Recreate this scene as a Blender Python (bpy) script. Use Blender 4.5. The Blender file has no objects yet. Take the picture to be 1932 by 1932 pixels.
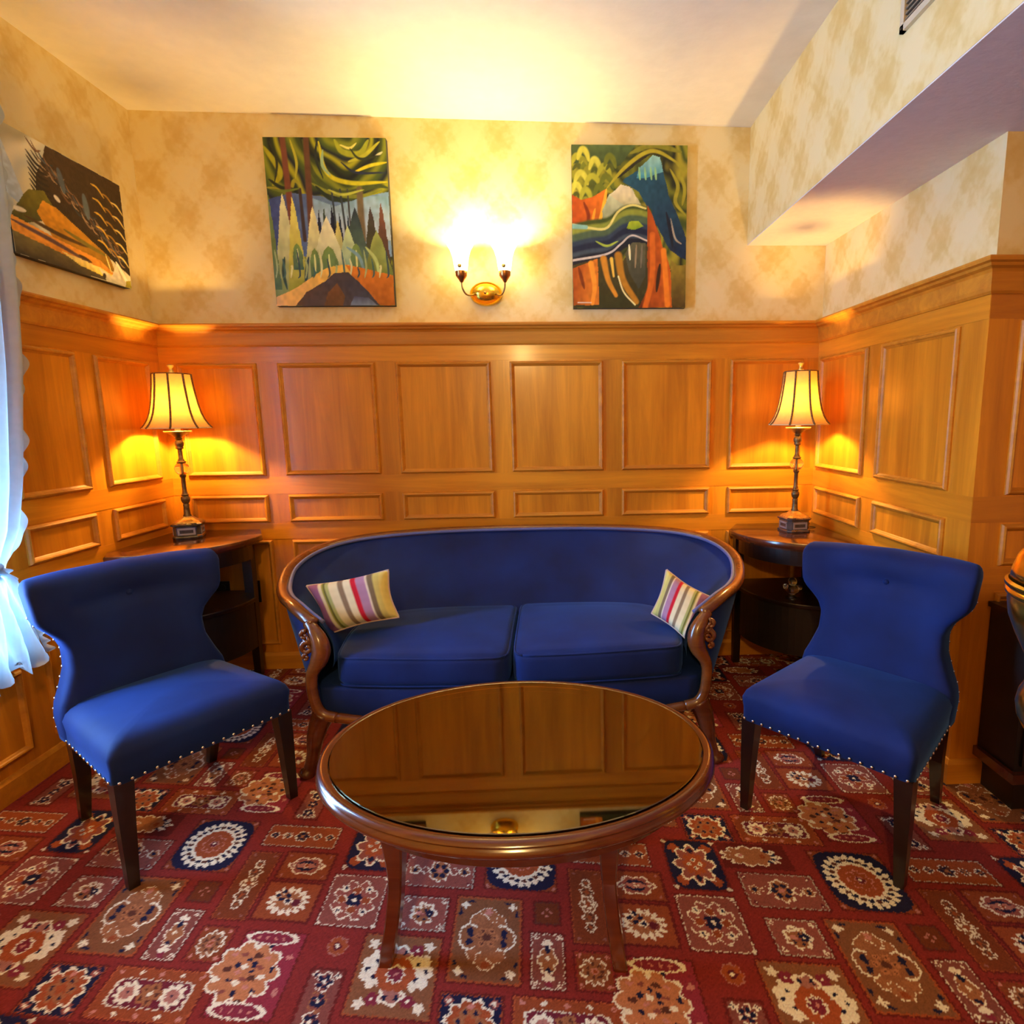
import bpy, math, random
import numpy as np
from mathutils import Vector, Matrix
random.seed(7); rng = np.random.default_rng(7)
PI = math.pi
sc = bpy.context.scene
COL = sc.collection
# ---------------------------------------------------------------- room dimensions (metres)
D, XL, XR, XS, YC = 3.106, -1.928, 1.414, 1.010, 1.902
YB, XE = -3.0, 4.2
Z_RAIL, Z_PT, Z_PB, Z_ST, Z_SB, Z_LT, Z_LB, Z_SOF = 1.776, 1.592, 1.035, .936, .795, .700, .137, 2.150
def zceil(x): return 2.712 - .017 * x
# ---------------------------------------------------------------- material helpers
def srgb(r, g, b):
    f = lambda c: ((c/255 + .055)/1.055)**2.4 if c > 10.3 else c/255/12.92
    return (f(r), f(g), f(b), 1)
def newmat(name):
    m = bpy.data.materials.new(name); m.use_nodes = True
    nt = m.node_tree; b = nt.nodes['Principled BSDF']
    return m, nt, b
def node(nt, t, **k):
    n = nt.nodes.new(t)
    for a, v in k.items(): setattr(n, a, v)
    return n
def ramp(nt, stops, fac, interp='LINEAR'):
    r = node(nt, 'ShaderNodeValToRGB'); r.color_ramp.interpolation = interp
    e = r.color_ramp.elements
    while len(e) < len(stops): e.new(.5)
    for i, (p, c) in enumerate(stops): e[i].position = p; e[i].color = c
    nt.links.new(fac, r.inputs[0]); return r.outputs[0]
def plain(name, col, rough=.5, metal=0, coat=0, noise=0, nscale=30, bump=0, sheen=0, sheen_tint=None, ior=None):
    m, nt, b = newmat(name)
    b.inputs['Base Color'].default_value = col; b.inputs['Roughness'].default_value = rough
    b.inputs['Metallic'].default_value = metal; b.inputs['Coat Weight'].default_value = coat
    b.inputs['Coat Roughness'].default_value = .08
    if ior: b.inputs['IOR'].default_value = ior
    if sheen:
        b.inputs['Sheen Weight'].default_value = sheen; b.inputs['Sheen Roughness'].default_value = .35
        b.inputs['Sheen Tint'].default_value = sheen_tint or (1, 1, 1, 1)
    if noise or bump:
        tc = node(nt, 'ShaderNodeTexCoord'); n = node(nt, 'ShaderNodeTexNoise')
        n.inputs['Scale'].default_value = nscale; n.inputs['Detail'].default_value = 4
        nt.links.new(tc.outputs['Object'], n.inputs['Vector'])
        if noise:
            c2 = tuple(x*(1-noise) for x in col[:3]) + (1,); c3 = tuple(min(1, x*(1+noise)) for x in col[:3]) + (1,)
            nt.links.new(ramp(nt, [(.3, c2), (.7, c3)], n.outputs['Fac']), b.inputs['Base Color'])
        if bump:
            bp = node(nt, 'ShaderNodeBump'); bp.inputs['Strength'].default_value = bump; bp.inputs['Distance'].default_value = .004
            nt.links.new(n.outputs['Fac'], bp.inputs['Height']); nt.links.new(bp.outputs[0], b.inputs['Normal'])
    return m
def wood(name, dark, light, axis, rough=.33, coat=.25, sc_long=1.1, sc_cross=16, cathedral=True):
    m, nt, b = newmat(name)
    tc = node(nt, 'ShaderNodeTexCoord'); mp = node(nt, 'ShaderNodeMapping')
    s = [sc_cross]*3; s[axis] = sc_long; mp.inputs['Scale'].default_value = s
    nt.links.new(tc.outputs['Object'], mp.inputs['Vector'])
    n1 = node(nt, 'ShaderNodeTexNoise'); n1.inputs['Scale'].default_value = 1; n1.inputs['Detail'].default_value = 6; n1.inputs['Roughness'].default_value = .65; n1.inputs['Distortion'].default_value = .6
    nt.links.new(mp.outputs[0], n1.inputs['Vector'])
    mp2 = node(nt, 'ShaderNodeMapping'); s2 = [2.6]*3; s2[axis] = .55; mp2.inputs['Scale'].default_value = s2
    nt.links.new(tc.outputs['Object'], mp2.inputs['Vector'])
    n2 = node(nt, 'ShaderNodeTexNoise'); n2.inputs['Scale'].default_value = 1; n2.inputs['Detail'].default_value = 1
    nt.links.new(mp2.outputs[0], n2.inputs['Vector'])
    # growth rings: fract of a smooth field
    mu = node(nt, 'ShaderNodeMath', operation='MULTIPLY'); mu.inputs[1].default_value = 22; nt.links.new(n2.outputs['Fac'], mu.inputs[0])
    si = node(nt, 'ShaderNodeMath', operation='SINE'); nt.links.new(mu.outputs[0], si.inputs[0])
    ma = node(nt, 'ShaderNodeMath', operation='MULTIPLY_ADD'); ma.inputs[1].default_value = .07 if cathedral else .02; nt.links.new(si.outputs[0], ma.inputs[0]); nt.links.new(n1.outputs['Fac'], ma.inputs[2])
    mid = tuple((a+c)/2 for a, c in zip(dark, light))
    nt.links.new(ramp(nt, [(.28, dark), (.5, mid), (.68, light)], ma.outputs[0]), b.inputs['Base Color'])
    b.inputs['Roughness'].default_value = rough; b.inputs['Coat Weight'].default_value = coat; b.inputs['Coat Roughness'].default_value = .15
    bp = node(nt, 'ShaderNodeBump'); bp.inputs['Strength'].default_value = .08; bp.inputs['Distance'].default_value = .002
    nt.links.new(n1.outputs['Fac'], bp.inputs['Height']); nt.links.new(bp.outputs[0], b.inputs['Normal'])
    return m
OAK_D, OAK_L = (.46, .150, .007, 1), (.76, .295, .015, 1)
M_oakv = wood('oak_vertical', OAK_D, OAK_L, 2)
M_oakx = wood('oak_along_x', OAK_D, OAK_L, 0)
M_oaky = wood('oak_along_y', OAK_D, OAK_L, 1)
M_oakm = wood('oak_moulding', (.43, .148, .008, 1), (.66, .27, .016, 1), 0, rough=.5, coat=0, cathedral=False)
M_mahog = wood('mahogany', (.050, .010, .003, 1), (.12, .026, .007, 1), 0, rough=.22, coat=.7, cathedral=False)
M_rim = wood('table_rim_wood', (.070, .013, .003, 1), (.13, .027, .005, 1), 0, rough=.2, coat=.8, cathedral=False)
M_top = wood('table_top_wood', (.19, .052, .006, 1), (.27, .080, .010, 1), 0, rough=.35, coat=0, sc_cross=9)
M_dark = plain('espresso_wood', (.012, .005, .004, 1), .32, coat=.3, noise=.3)
M_frame = wood('carved_walnut', (.10, .026, .005, 1), (.22, .065, .011, 1), 0, rough=.26, coat=.6, sc_cross=20, cathedral=False)
M_brass = plain('polished_brass', (.95, .60, .07, 1), .22, metal=1)
M_brassd = plain('antique_brass', (.34, .22, .09, 1), .35, metal=1, noise=.35, nscale=60)
M_bronze = plain('aged_bronze_resin', (.16, .105, .045, 1), .4, metal=.7, noise=.5, nscale=80)
M_copper = plain('copper_cup', (.48, .22, .07, 1), .3, metal=1)
M_gold = plain('gilt_leaf', (.62, .44, .12, 1), .35, metal=.8, noise=.3, nscale=90)
M_black = plain('black_plastic', (.012, .009, .008, 1), .4)
M_nail = plain('nickel_nailhead', (.75, .76, .80, 1), .2, metal=1)
M_stone = plain('dark_marble', (.05, .045, .05, 1), .12, coat=.8, noise=.5, nscale=30)
M_ceil = plain('ceiling_plaster', (.80, .765, .66, 1), .95, noise=.03, nscale=14, bump=.55)
M_white = plain('white_paint', (.8, .78, .72, 1), .5)
M_plainwall = plain('cream_wall', (.78, .66, .40, 1), .9)
def velvet():
    m, nt, b = newmat('blue_velvet')
    tc = node(nt, 'ShaderNodeTexCoord'); n = node(nt, 'ShaderNodeTexNoise'); n.inputs['Scale'].default_value = 5; n.inputs['Detail'].default_value = 3
    nt.links.new(tc.outputs['Object'], n.inputs['Vector'])
    nt.links.new(ramp(nt, [(.3, (.0015, .009, .075, 1)), (.7, (.003, .019, .145, 1))], n.outputs['Fac']), b.inputs['Base Color'])
    b.inputs['Roughness'].default_value = .75; b.inputs['Specular IOR Level'].default_value = .25
    b.inputs['Sheen Weight'].default_value = .32; b.inputs['Sheen Roughness'].default_value = .45
    b.inputs['Sheen Tint'].default_value = (.10, .30, 1, 1)
    f = node(nt, 'ShaderNodeTexNoise'); f.inputs['Scale'].default_value = 260; nt.links.new(tc.outputs['Object'], f.inputs['Vector'])
    bp = node(nt, 'ShaderNodeBump'); bp.inputs['Strength'].default_value = .12; bp.inputs['Distance'].default_value = .001
    nt.links.new(f.outputs['Fac'], bp.inputs['Height']); nt.links.new(bp.outputs[0], b.inputs['Normal'])
    return m
M_velvet = velvet()
def wallpaper(name, ax):           # ax: which horizontal axis runs along the wall
    m, nt, b = newmat(name)
    tc = node(nt, 'ShaderNodeTexCoord'); sp = node(nt, 'ShaderNodeSeparateXYZ')
    n = node(nt, 'ShaderNodeTexNoise'); n.inputs['Scale'].default_value = 14; n.inputs['Detail'].default_value = 5
    nt.links.new(tc.outputs['Object'], n.inputs['Vector'])
    nv = node(nt, 'ShaderNodeVectorMath', operation='MULTIPLY_ADD')
    nt.links.new(n.outputs['Color'], nv.inputs[0]); nv.inputs[1].default_value = (.12,)*3; nt.links.new(tc.outputs['Object'], nv.inputs[2])
    nt.links.new(nv.outputs[0], sp.inputs[0])
    def cosf(sock, per):
        a = node(nt, 'ShaderNodeMath', operation='MULTIPLY'); a.inputs[1].default_value = 2*PI/per; nt.links.new(sock, a.inputs[0])
        c = node(nt, 'ShaderNodeMath', operation='COSINE'); nt.links.new(a.outputs[0], c.inputs[0]); return c.outputs[0]
    def mul(a, b_):
        x = node(nt, 'ShaderNodeMath', operation='MULTIPLY'); nt.links.new(a, x.inputs[0]); nt.links.new(b_, x.inputs[1]); return x.outputs[0]
    big = mul(cosf(sp.outputs[ax], .30), cosf(sp.outputs[2], .36))
    sm = mul(cosf(sp.outputs[ax], .075), cosf(sp.outputs[2], .09))
    ad = node(nt, 'ShaderNodeMath', operation='MULTIPLY_ADD'); ad.inputs[1].default_value = .35; nt.links.new(sm, ad.inputs[0]); nt.links.new(big, ad.inputs[2])
    n3 = node(nt, 'ShaderNodeTexNoise'); n3.inputs['Scale'].default_value = 55; n3.inputs['Detail'].default_value = 5; nt.links.new(tc.outputs['Object'], n3.inputs['Vector'])
    a2 = node(nt, 'ShaderNodeMath', operation='MULTIPLY_ADD'); a2.inputs[1].default_value = 1.1; nt.links.new(n3.outputs['Fac'], a2.inputs[0]); nt.links.new(ad.outputs[0], a2.inputs[2])
    a3 = node(nt, 'ShaderNodeMath', operation='MULTIPLY_ADD'); a3.inputs[1].default_value = .33; a3.inputs[2].default_value = .33; nt.links.new(a2.outputs[0], a3.inputs[0])
    nt.links.new(ramp(nt, [(.30, (.80, .68, .37, 1)), (.50, (.78, .64, .31, 1)), (.70, (.72, .55, .22, 1)), (.95, (.68, .49, .17, 1))], a3.outputs[0]), b.inputs['Base Color'])
    b.inputs['Roughness'].default_value = .75
    return m
M_wallx, M_wally = wallpaper('damask_wallpaper_x', 0), wallpaper('damask_wallpaper_y', 1)
def vcol_mat(name, rough=.9, coat=0, sheen=0, bump=0, bscale=300):
    m, nt, b = newmat(name)
    a = node(nt, 'ShaderNodeAttribute', attribute_name='Col'); nt.links.new(a.outputs['Color'], b.inputs['Base Color'])
    b.inputs['Roughness'].default_value = rough; b.inputs['Coat Weight'].default_value = coat
    b.inputs['Specular IOR Level'].default_value = .25
    if sheen: b.inputs['Sheen Weight'].default_value = sheen
    if bump:
        tc = node(nt, 'ShaderNodeTexCoord'); f = node(nt, 'ShaderNodeTexNoise'); f.inputs['Scale'].default_value = bscale
        nt.links.new(tc.outputs['Object'], f.inputs['Vector'])
        bp = node(nt, 'ShaderNodeBump'); bp.inputs['Strength'].default_value = bump; bp.inputs['Distance'].default_value = .002
        nt.links.new(f.outputs['Fac'], bp.inputs['Height']); nt.links.new(bp.outputs[0], b.inputs['Normal'])
    return m
M_carpet = vcol_mat('patterned_carpet', 1, bump=.5)
M_paint = vcol_mat('oil_paint', .45, coat=.15, bump=.25, bscale=120)
M_stripe = vcol_mat('striped_cotton', .9, bump=.15, bscale=400)
def fabric_trans(name, col, trans, mixf):
    m = bpy.data.materials.new(name); m.use_nodes = True; nt = m.node_tree; nt.nodes.clear()
    o = node(nt, 'ShaderNodeOutputMaterial'); d = node(nt, 'ShaderNodeBsdfDiffuse'); t = node(nt, 'ShaderNodeBsdfTranslucent'); mx = node(nt, 'ShaderNodeMixShader')
    tc = node(nt, 'ShaderNodeTexCoord'); n = node(nt, 'ShaderNodeTexNoise'); n.inputs['Scale'].default_value = 40
    nt.links.new(tc.outputs['Object'], n.inputs['Vector'])
    c2 = tuple(x*.86 for x in col[:3]) + (1,)
    cc = ramp(nt, [(.3, c2), (.7, col)], n.outputs['Fac'])
    nt.links.new(cc, d.inputs[0]); t.inputs[0].default_value = trans; mx.inputs[0].default_value = mixf
    nt.links.new(d.outputs[0], mx.inputs[1]); nt.links.new(t.outputs[0], mx.inputs[2]); nt.links.new(mx.outputs[0], o.inputs[0])
    return m
M_shade = fabric_trans('lamp_shade_silk', (.52, .38, .19, 1), (.17, .075, .014, 1), .32)
M_sheer = fabric_trans('sheer_curtain', (.62, .66, .70, 1), (.52, .62, .66, 1), .5)
M_trim = plain('braid_trim', (.16, .09, .03, 1), .8, noise=.5, nscale=200)
def emis(name, col, s):
    m = bpy.data.materials.new(name); m.use_nodes = True; nt = m.node_tree; nt.nodes.clear()
    o = node(nt, 'ShaderNodeOutputMaterial'); e = node(nt, 'ShaderNodeEmission'); e.inputs[0].default_value = col; e.inputs[1].default_value = s
    nt.links.new(e.outputs[0], o.inputs[0]); return m
M_bulb = emis('lit_bulb', (1, .72, .35, 1), 25)
nt_ = M_bulb.node_tree; e_ = nt_.nodes['Emission']; t_ = node(nt_, 'ShaderNodeBsdfTransparent'); a_ = node(nt_, 'ShaderNodeAddShader')
nt_.links.new(e_.outputs[0], a_.inputs[0]); nt_.links.new(t_.outputs[0], a_.inputs[1]); nt_.links.new(a_.outputs[0], [n for n in nt_.nodes if n.type == 'OUTPUT_MATERIAL'][0].inputs[0])
M_diffuser = emis('lit_diffuser', (1, .80, .55, 1), 6)
def glassy(name, tint, ior, rough=0, gc=(1, 1, 1, 1)):
    m = bpy.data.materials.new(name); m.use_nodes = True; nt = m.node_tree; nt.nodes.clear()
    o = node(nt, 'ShaderNodeOutputMaterial'); g = node(nt, 'ShaderNodeBsdfGlossy'); t = node(nt, 'ShaderNodeBsdfTransparent'); mx = node(nt, 'ShaderNodeMixShader'); fr = node(nt, 'ShaderNodeFresnel')
    g.inputs['Roughness'].default_value = rough; g.inputs[0].default_value = gc; t.inputs[0].default_value = tint; fr.inputs[0].default_value = ior
    nt.links.new(fr.outputs[0], mx.inputs[0]); nt.links.new(t.outputs[0], mx.inputs[1]); nt.links.new(g.outputs[0], mx.inputs[2]); nt.links.new(mx.outputs[0], o.inputs[0])
    return m
M_pane = glassy('window_glass', (.97, .98, 1, 1), 1.45)
M_tglass = glassy('table_glass', (.95, .95, .92, 1), 3.2, .03, (1, .78, .38, 1))
def sconce_glass():
    m = bpy.data.materials.new('frosted_glass'); m.use_nodes = True; nt = m.node_tree; nt.nodes.clear()
    o = node(nt, 'ShaderNodeOutputMaterial'); t = node(nt, 'ShaderNodeBsdfTranslucent'); e = node(nt, 'ShaderNodeEmission'); a = node(nt, 'ShaderNodeAddShader')
    t.inputs[0].default_value = (.9, .86, .72, 1); e.inputs[0].default_value = (1, .87, .55, 1); e.inputs[1].default_value = 2.2
    nt.links.new(t.outputs[0], a.inputs[0]); nt.links.new(e.outputs[0], a.inputs[1]); nt.links.new(a.outputs[0], o.inputs[0]); return m
M_frost = sconce_glass()
M_crystal, nt_, b_ = newmat('clear_crystal'); b_.inputs['Transmission Weight'].default_value = 1; b_.inputs['Roughness'].default_value = .03; b_.inputs['IOR'].default_value = 1.5
b_.inputs['Base Color'].default_value = (.95, .93, .88, 1)
# ---------------------------------------------------------------- mesh helpers
class MB:
    def __init__(s): s.v = []; s.f = []
    def add(s, v, f):
        o = len(s.v); s.v += [tuple(float(c) for c in p) for p in v]; s.f += [tuple(i+o for i in q) for q in f]; return s
    def box(s, a, b):
        x0, y0, z0 = a; x1, y1, z1 = b
        return s.add([(x0,y0,z0),(x1,y0,z0),(x1,y1,z0),(x0,y1,z0),(x0,y0,z1),(x1,y0,z1),(x1,y1,z1),(x0,y1,z1)],
                     [(3,2,1,0),(4,5,6,7),(0,1,5,4),(1,2,6,5),(2,3,7,6),(3,0,4,7)])
    def loft(s, rings, closed=True, cap=True):
        n = len(rings[0]); v = [p for r in rings for p in r]; f = []
        for i in range(len(rings)-1):
            for j in range(n if closed else n-1):
                k = (j+1) % n; f.append((i*n+j, i*n+k, (i+1)*n+k, (i+1)*n+j))
        if cap and closed:
            f.append(tuple(range(n-1, -1, -1))); f.append(tuple((len(rings)-1)*n+j for j in range(n)))
        return s.add(v, f)
    def lathe(s, prof, c=(0,0,0), n=32, rot=0, cap=True):
        return s.loft([[(c[0]+r*math.cos(rot+2*PI*j/n), c[1]+r*math.sin(rot+2*PI*j/n), c[2]+z) for j in range(n)] for r, z in prof], cap=cap)
    def tube(s, pts, r, n=10, cap=True, sx=1.0):
        P = [Vector(p) for p in pts]; rr = r if hasattr(r, '__len__') else [r]*len(P); rings = []
        T0 = None; N = None
        for i, p in enumerate(P):
            t = (P[min(i+1, len(P)-1)] - P[max(i-1, 0)]).normalized()
            if N is None:
                a = Vector((0,0,1)) if abs(t.z) < .9 else Vector((1,0,0)); N = (a - t*a.dot(t)).normalized()
            else: N = (N - t*N.dot(t)).normalized()
            B = t.cross(N); rings.append([p + (N*math.cos(2*PI*j/n) + B*math.sin(2*PI*j/n)*sx)*rr[i] for j in range(n)])
        return s.loft(rings, cap=cap)
    def prism(s, poly, z0, z1, bevel=0):
        if bevel:
            c = np.mean(np.array(poly), 0)
            def sh(d):
                P = np.array(poly); n = len(P); out = []
                for i in range(n):
                    a, b, c_ = P[i-1], P[i], P[(i+1) % n]
                    e1 = (b-a)/max(1e-9, np.linalg.norm(b-a)); e2 = (c_-b)/max(1e-9, np.linalg.norm(c_-b))
                    n1 = np.array([-e1[1], e1[0]]); n2 = np.array([-e2[1], e2[0]]); m_ = (n1+n2)/max(.35, 1+n1@n2)
                    out.append(b + m_*d)
                return out
            b = bevel
            rings = [[(x,y,z) for x, y in sh(d)] for d, z in ((b, z0), (.3*b, z0+.3*b), (0, z0+b), (0, z1-b), (.3*b, z1-.3*b), (b, z1))]
        else: rings = [[(x,y,z0) for x, y in poly], [(x,y,z1) for x, y in poly]]
        return s.loft(rings)
    def build(s, name, mat, parent=None, smooth=False, angle=None):
        me = bpy.data.meshes.new(name); me.from_pydata(s.v, [], s.f); me.validate()
        bm = __import__('bmesh').new(); bm.from_mesh(me); __import__('bmesh').ops.recalc_face_normals(bm, faces=bm.faces); bm.to_mesh(me); bm.free()
        o = bpy.data.objects.new(name, me); COL.objects.link(o); me.materials.append(mat)
        if smooth:
            me.polygons.foreach_set('use_smooth', [True]*len(me.polygons))
            if angle is not None:
                try: me.set_sharp_from_angle(angle=math.radians(angle))
                except Exception: pass
        if parent is not None: o.parent = parent
        return o
def tag(o, label, cat, group=None, kind=None):
    o['label'] = label; o['category'] = cat
    if group: o['group'] = group
    if kind: o['kind'] = kind
    return o
def empty(name, loc=(0,0,0), rz=0, **k):
    o = bpy.data.objects.new(name, None); COL.objects.link(o); o.location = loc; o.rotation_euler = (0,0,rz); o.empty_display_size = .1
    return o
def struct(o): o['kind'] = 'structure'; return o
def copy_tree(o, parent=None):
    c = o.copy(); COL.objects.link(c)
    if parent is not None: c.parent = parent
    for ch in list(o.children): copy_tree(ch, c)
    return c
def spline(P, n):
    P = np.array(P, float); m = len(P); out = []
    seg = np.linalg.norm(np.diff(P, axis=0), axis=1)**.5; t = np.concatenate([[0], np.cumsum(seg)])
    for u in np.linspace(0, t[-1], n):
        i = min(max(np.searchsorted(t, u, side='right')-1, 0), m-2); s = (u-t[i])/(t[i+1]-t[i])
        p0 = P[i-1] if i else 2*P[0]-P[1]; p1, p2 = P[i], P[i+1]; p3 = P[i+2] if i+2 < m else 2*P[-1]-P[-2]
        out.append(.5*(2*p1 + (p2-p0)*s + (2*p0-5*p1+4*p2-p3)*s*s + (3*p1-p0-3*p2+p3)*s**3))
    return np.array(out)
def grid_obj(name, P, mat, colors=None, parent=None, smooth=True):
    ny, nx = P.shape[:2]; me = bpy.data.meshes.new(name)
    me.vertices.add(nx*ny); me.vertices.foreach_set('co', P.reshape(-1).astype(np.float32))
    j, i = np.meshgrid(np.arange(ny-1), np.arange(nx-1), indexing='ij'); a = (j*nx+i).reshape(-1)
    F = np.stack([a, a+1, a+nx+1, a+nx], 1).astype(np.int32)
    me.loops.add(F.size); me.loops.foreach_set('vertex_index', F.reshape(-1))
    me.polygons.add(len(F)); me.polygons.foreach_set('loop_start', np.arange(0, F.size, 4, dtype=np.int32))
    me.polygons.foreach_set('use_smooth', np.full(len(F), smooth)); me.update(calc_edges=True); me.validate()
    if colors is not None:
        at = me.color_attributes.new('Col', 'FLOAT_COLOR', 'POINT')
        c = np.ones((nx*ny, 4), np.float32); c[:, :3] = colors.reshape(-1, 3); at.data.foreach_set('color', c.reshape(-1))
    me.materials.append(mat); o = bpy.data.objects.new(name, me); COL.objects.link(o)
    if parent is not None: o.parent = parent
    return o
def box(name, a, b, mat, parent=None): return MB().box(a, b).build(name, mat, parent)
# ================================================================ ROOM SHELL
T = .15
# --- carpet pattern
CREAM, TAN, RUST, MAUVE, NAVY, RED, BROWN, PINK, WINE = [np.array(c) for c in
    ((.86,.80,.64), (.34,.13,.055), (.30,.065,.020), (.25,.070,.055), (.010,.010,.045), (.225,.022,.018), (.10,.03,.02), (.55,.22,.18), (.12,.012,.025))]
class Canvas:
    def __init__(s, U, V, base): s.U, s.V = U, V; s.C = np.zeros(U.shape+(3,)) + base
    def pick(s, u0, u1, v0, v1): return np.where((s.U > u0) & (s.U < u1) & (s.V > v0) & (s.V < v1))
    def rect(s, u0, u1, v0, v1, col, line=None, lw=.0025):
        k = s.pick(u0, u1, v0, v1)
        if line is not None:
            s.C[k] = line; k = s.pick(u0+lw, u1-lw, v0+lw, v1-lw)
        s.C[k] = col
    def blob(s, cx, cy, rx, ry, n=0, amp=0, col=CREAM, ph=0, inner=None, lw=.004, sq=2):
        k = s.pick(cx-rx*1.02, cx+rx*1.02, cy-ry*1.02, cy+ry*1.02)
        X = (s.U[k]-cx)/rx; Y = (s.V[k]-cy)/ry; r = (abs(X)**sq+abs(Y)**sq)**(1/sq); th = np.arctan2(Y, X)
        R = 1-amp+amp*np.abs(np.cos(n*th/2+ph)) if n else np.ones_like(r)
        m = r < R; c = s.C[k]; c[m] = col
        if inner is not None: m2 = r < R-lw*.75/min(rx, ry); c[m2] = inner
        s.C[k] = c
    def petals(s, cx, cy, R, n, pr, col, dot=None, ph=0, ry=None, inner=None):
        for i in range(n):
            a = ph+2*PI*i/n; x = cx+R*math.cos(a); y = cy+(ry or R)*math.sin(a)
            s.blob(x, y, pr, pr, col=col, inner=inner, lw=.0028)
            if dot is not None: s.blob(x, y, pr*.42, pr*.42, col=dot)
def motif(c, kind, u0, u1, v0, v1):
    cx, cy, w, h = (u0+u1)/2, (v0+v1)/2, (u1-u0)/2, (v1-v0)/2; g = .005
    def corners(col, d=.012, r=.005, dot=None):
        for sx in (-1, 1):
            for sy in (-1, 1):
                c.blob(cx+sx*(w-d), cy+sy*(h-d), r, r, 4, .5, col)
                if dot is not None: c.blob(cx+sx*(w-d), cy+sy*(h-d), r*.4, r*.4, col=dot)
    c.rect(u0-g, u1+g, v0-g, v1+g, RED*.55); 
    if kind == 'petal4':
        c.rect(u0, u1, v0, v1, MAUVE, CREAM*.8); c.blob(cx, cy, w*.84, h*.84, 8, .34, CREAM, inner=MAUVE*1.2, lw=.006, ph=PI/2)
        for a in range(4):
            x = cx+w*.62*math.cos(PI/4+a*PI/2); y = cy+h*.62*math.sin(PI/4+a*PI/2); c.blob(x, y, .014, .014, 5, .5, CREAM); c.blob(x, y, .005, .005, col=NAVY)
        c.petals(cx, cy, .034, 4, .014, CREAM*.9, inner=RUST); c.petals(cx, cy, .013, 4, .011, NAVY, ph=PI/4); c.blob(cx, cy, .006, .006, col=CREAM); corners(CREAM, .006, .005)
    elif kind == 'wide':
        c.rect(u0, u1, v0, v1, MAUVE*1.05, CREAM*.5)
        for s_ in (-1, 1):
            c.blob(cx+s_*w*.72, cy, .018, .018, 5, .3, CREAM, inner=TAN); c.blob(cx+s_*w*.72, cy, .006, .009, col=NAVY)
            c.blob(cx+s_*w*.42, cy, .017, .014, 4, .3, CREAM, inner=MAUVE)
        c.blob(cx, cy, w*.33, h*.72, 8, .22, CREAM, inner=TAN, lw=.005); c.petals(cx, cy, .020, 6, .008, NAVY); c.blob(cx, cy, .009, .009, 5, .3, PINK); corners(WINE, .014, .007, CREAM)
    elif kind == 'flowers':
        c.rect(u0, u1, v0, v1, MAUVE*1.1, CREAM*.55); c.petals(cx, cy, .026, 7, .011, CREAM, TAN); c.petals(cx, cy-.004, .016, 5, .010, TAN*.9, NAVY); c.blob(cx+.016, cy, .013, .013, 8, .3, NAVY); c.blob(cx+.016, cy, .003, .003, col=CREAM); c.blob(cx-.012, cy, .010, .008, 5, .3, PINK); corners(CREAM, .013, .008, MAUVE)
    elif kind == 'tall':
        c.rect(u0, u1, v0, v1, TAN*.62, RUST*1.2, .005)
        c.petals(cx, cy, w*.36, 8, .027, CREAM, inner=TAN, ry=h*.52)
        for s_ in (-1, 1): c.blob(cx+s_*w*.48, cy, .032, .040, 3, .1, CREAM, inner=TAN*.8, lw=.006); c.blob(cx+s_*w*.5, cy+.012, .008, .014, col=NAVY); c.blob(cx+s_*w*.5, cy-.016, .008, .010, col=NAVY)
        c.blob(cx, cy, w*.42, h*.42, 8, .2, TAN*.85); c.petals(cx, cy, .022, 6, .009, TAN*1.3, BROWN); c.blob(cx, cy, .011, .011, col=BROWN); c.blob(cx, cy+h*.62, .010, .012, 5, .3, PINK); c.blob(cx, cy-h*.62, .010, .012, 5, .3, RUST)
        for sx in (-1, 1):
            for sy in (-1, 1): c.blob(cx+sx*w*.72, cy+sy*h*.78, .014, .012, 4, .6, CREAM); c.blob(cx+sx*w*.55, cy+sy*h*.88, .010, .004, col=NAVY); c.blob(cx+sx*w*.85, cy+sy*h*.6, .004, .010, col=NAVY)
    elif kind == 'sun':
        c.rect(u0, u1, v0, v1, RUST*.8); c.blob(cx, cy, w*1.0, h*1.0, 0, 0, NAVY, sq=4.2)
        c.blob(cx, cy, w*.93, h*.93, 24, .16, CREAM); 
        for i in range(24):
            a = 2*PI*(i+.5)/24; c.blob(cx+w*.70*math.cos(a), cy+h*.70*math.sin(a), .0085, .0065, col=(NAVY if i % 2 else BROWN))
        c.blob(cx, cy, w*.56, h*.56, 12, .07, RUST*1.25, inner=RUST*1.1); c.blob(cx, cy, w*.36, h*.36, 8, .3, PINK, inner=RUST, lw=.004); c.blob(cx, cy, .016, .016, 6, .3, PINK*.9, inner=WINE); c.blob(cx, cy, .004, .004, col=CREAM); corners(PINK*.8, .008, .007)
    elif kind == 'thin':
        c.rect(u0, u1, v0, v1, RUST*.62, RUST*1.1)
        for t in (-.72, -.42, 0, .42, .72):
            r = .026 if t == 0 else (.021 if abs(t) < .5 else .015); c.blob(cx, cy+t*h*.84, r, r*1.12, 6, .3, CREAM*.92, inner=TAN*.7, lw=.005); c.petals(cx, cy+t*h*.84, r*.5, 5, r*.2, BROWN if t else CREAM); c.blob(cx, cy+t*h*.84, r*.28, r*.28, col=RUST)
        corners(PINK*.5, .014, .005)
    elif kind == 'tiny':
        c.rect(u0, u1, v0, v1, RUST*.5, BROWN, .003); c.petals(cx, cy, .010, 4, .0045, PINK*.8)
    elif kind == 'small_lady':
        c.rect(u0, u1, v0, v1, MAUVE*.9, CREAM*.8)
        c.blob(cx, cy, .026, .040, 6, .25, CREAM, inner=TAN, lw=.005); c.blob(cx, cy+.048, .014, .012, 4, .4, CREAM); c.blob(cx, cy-.048, .016, .014, 4, .4, CREAM); c.blob(cx, cy-.062, .010, .008, col=WINE*2)
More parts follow.
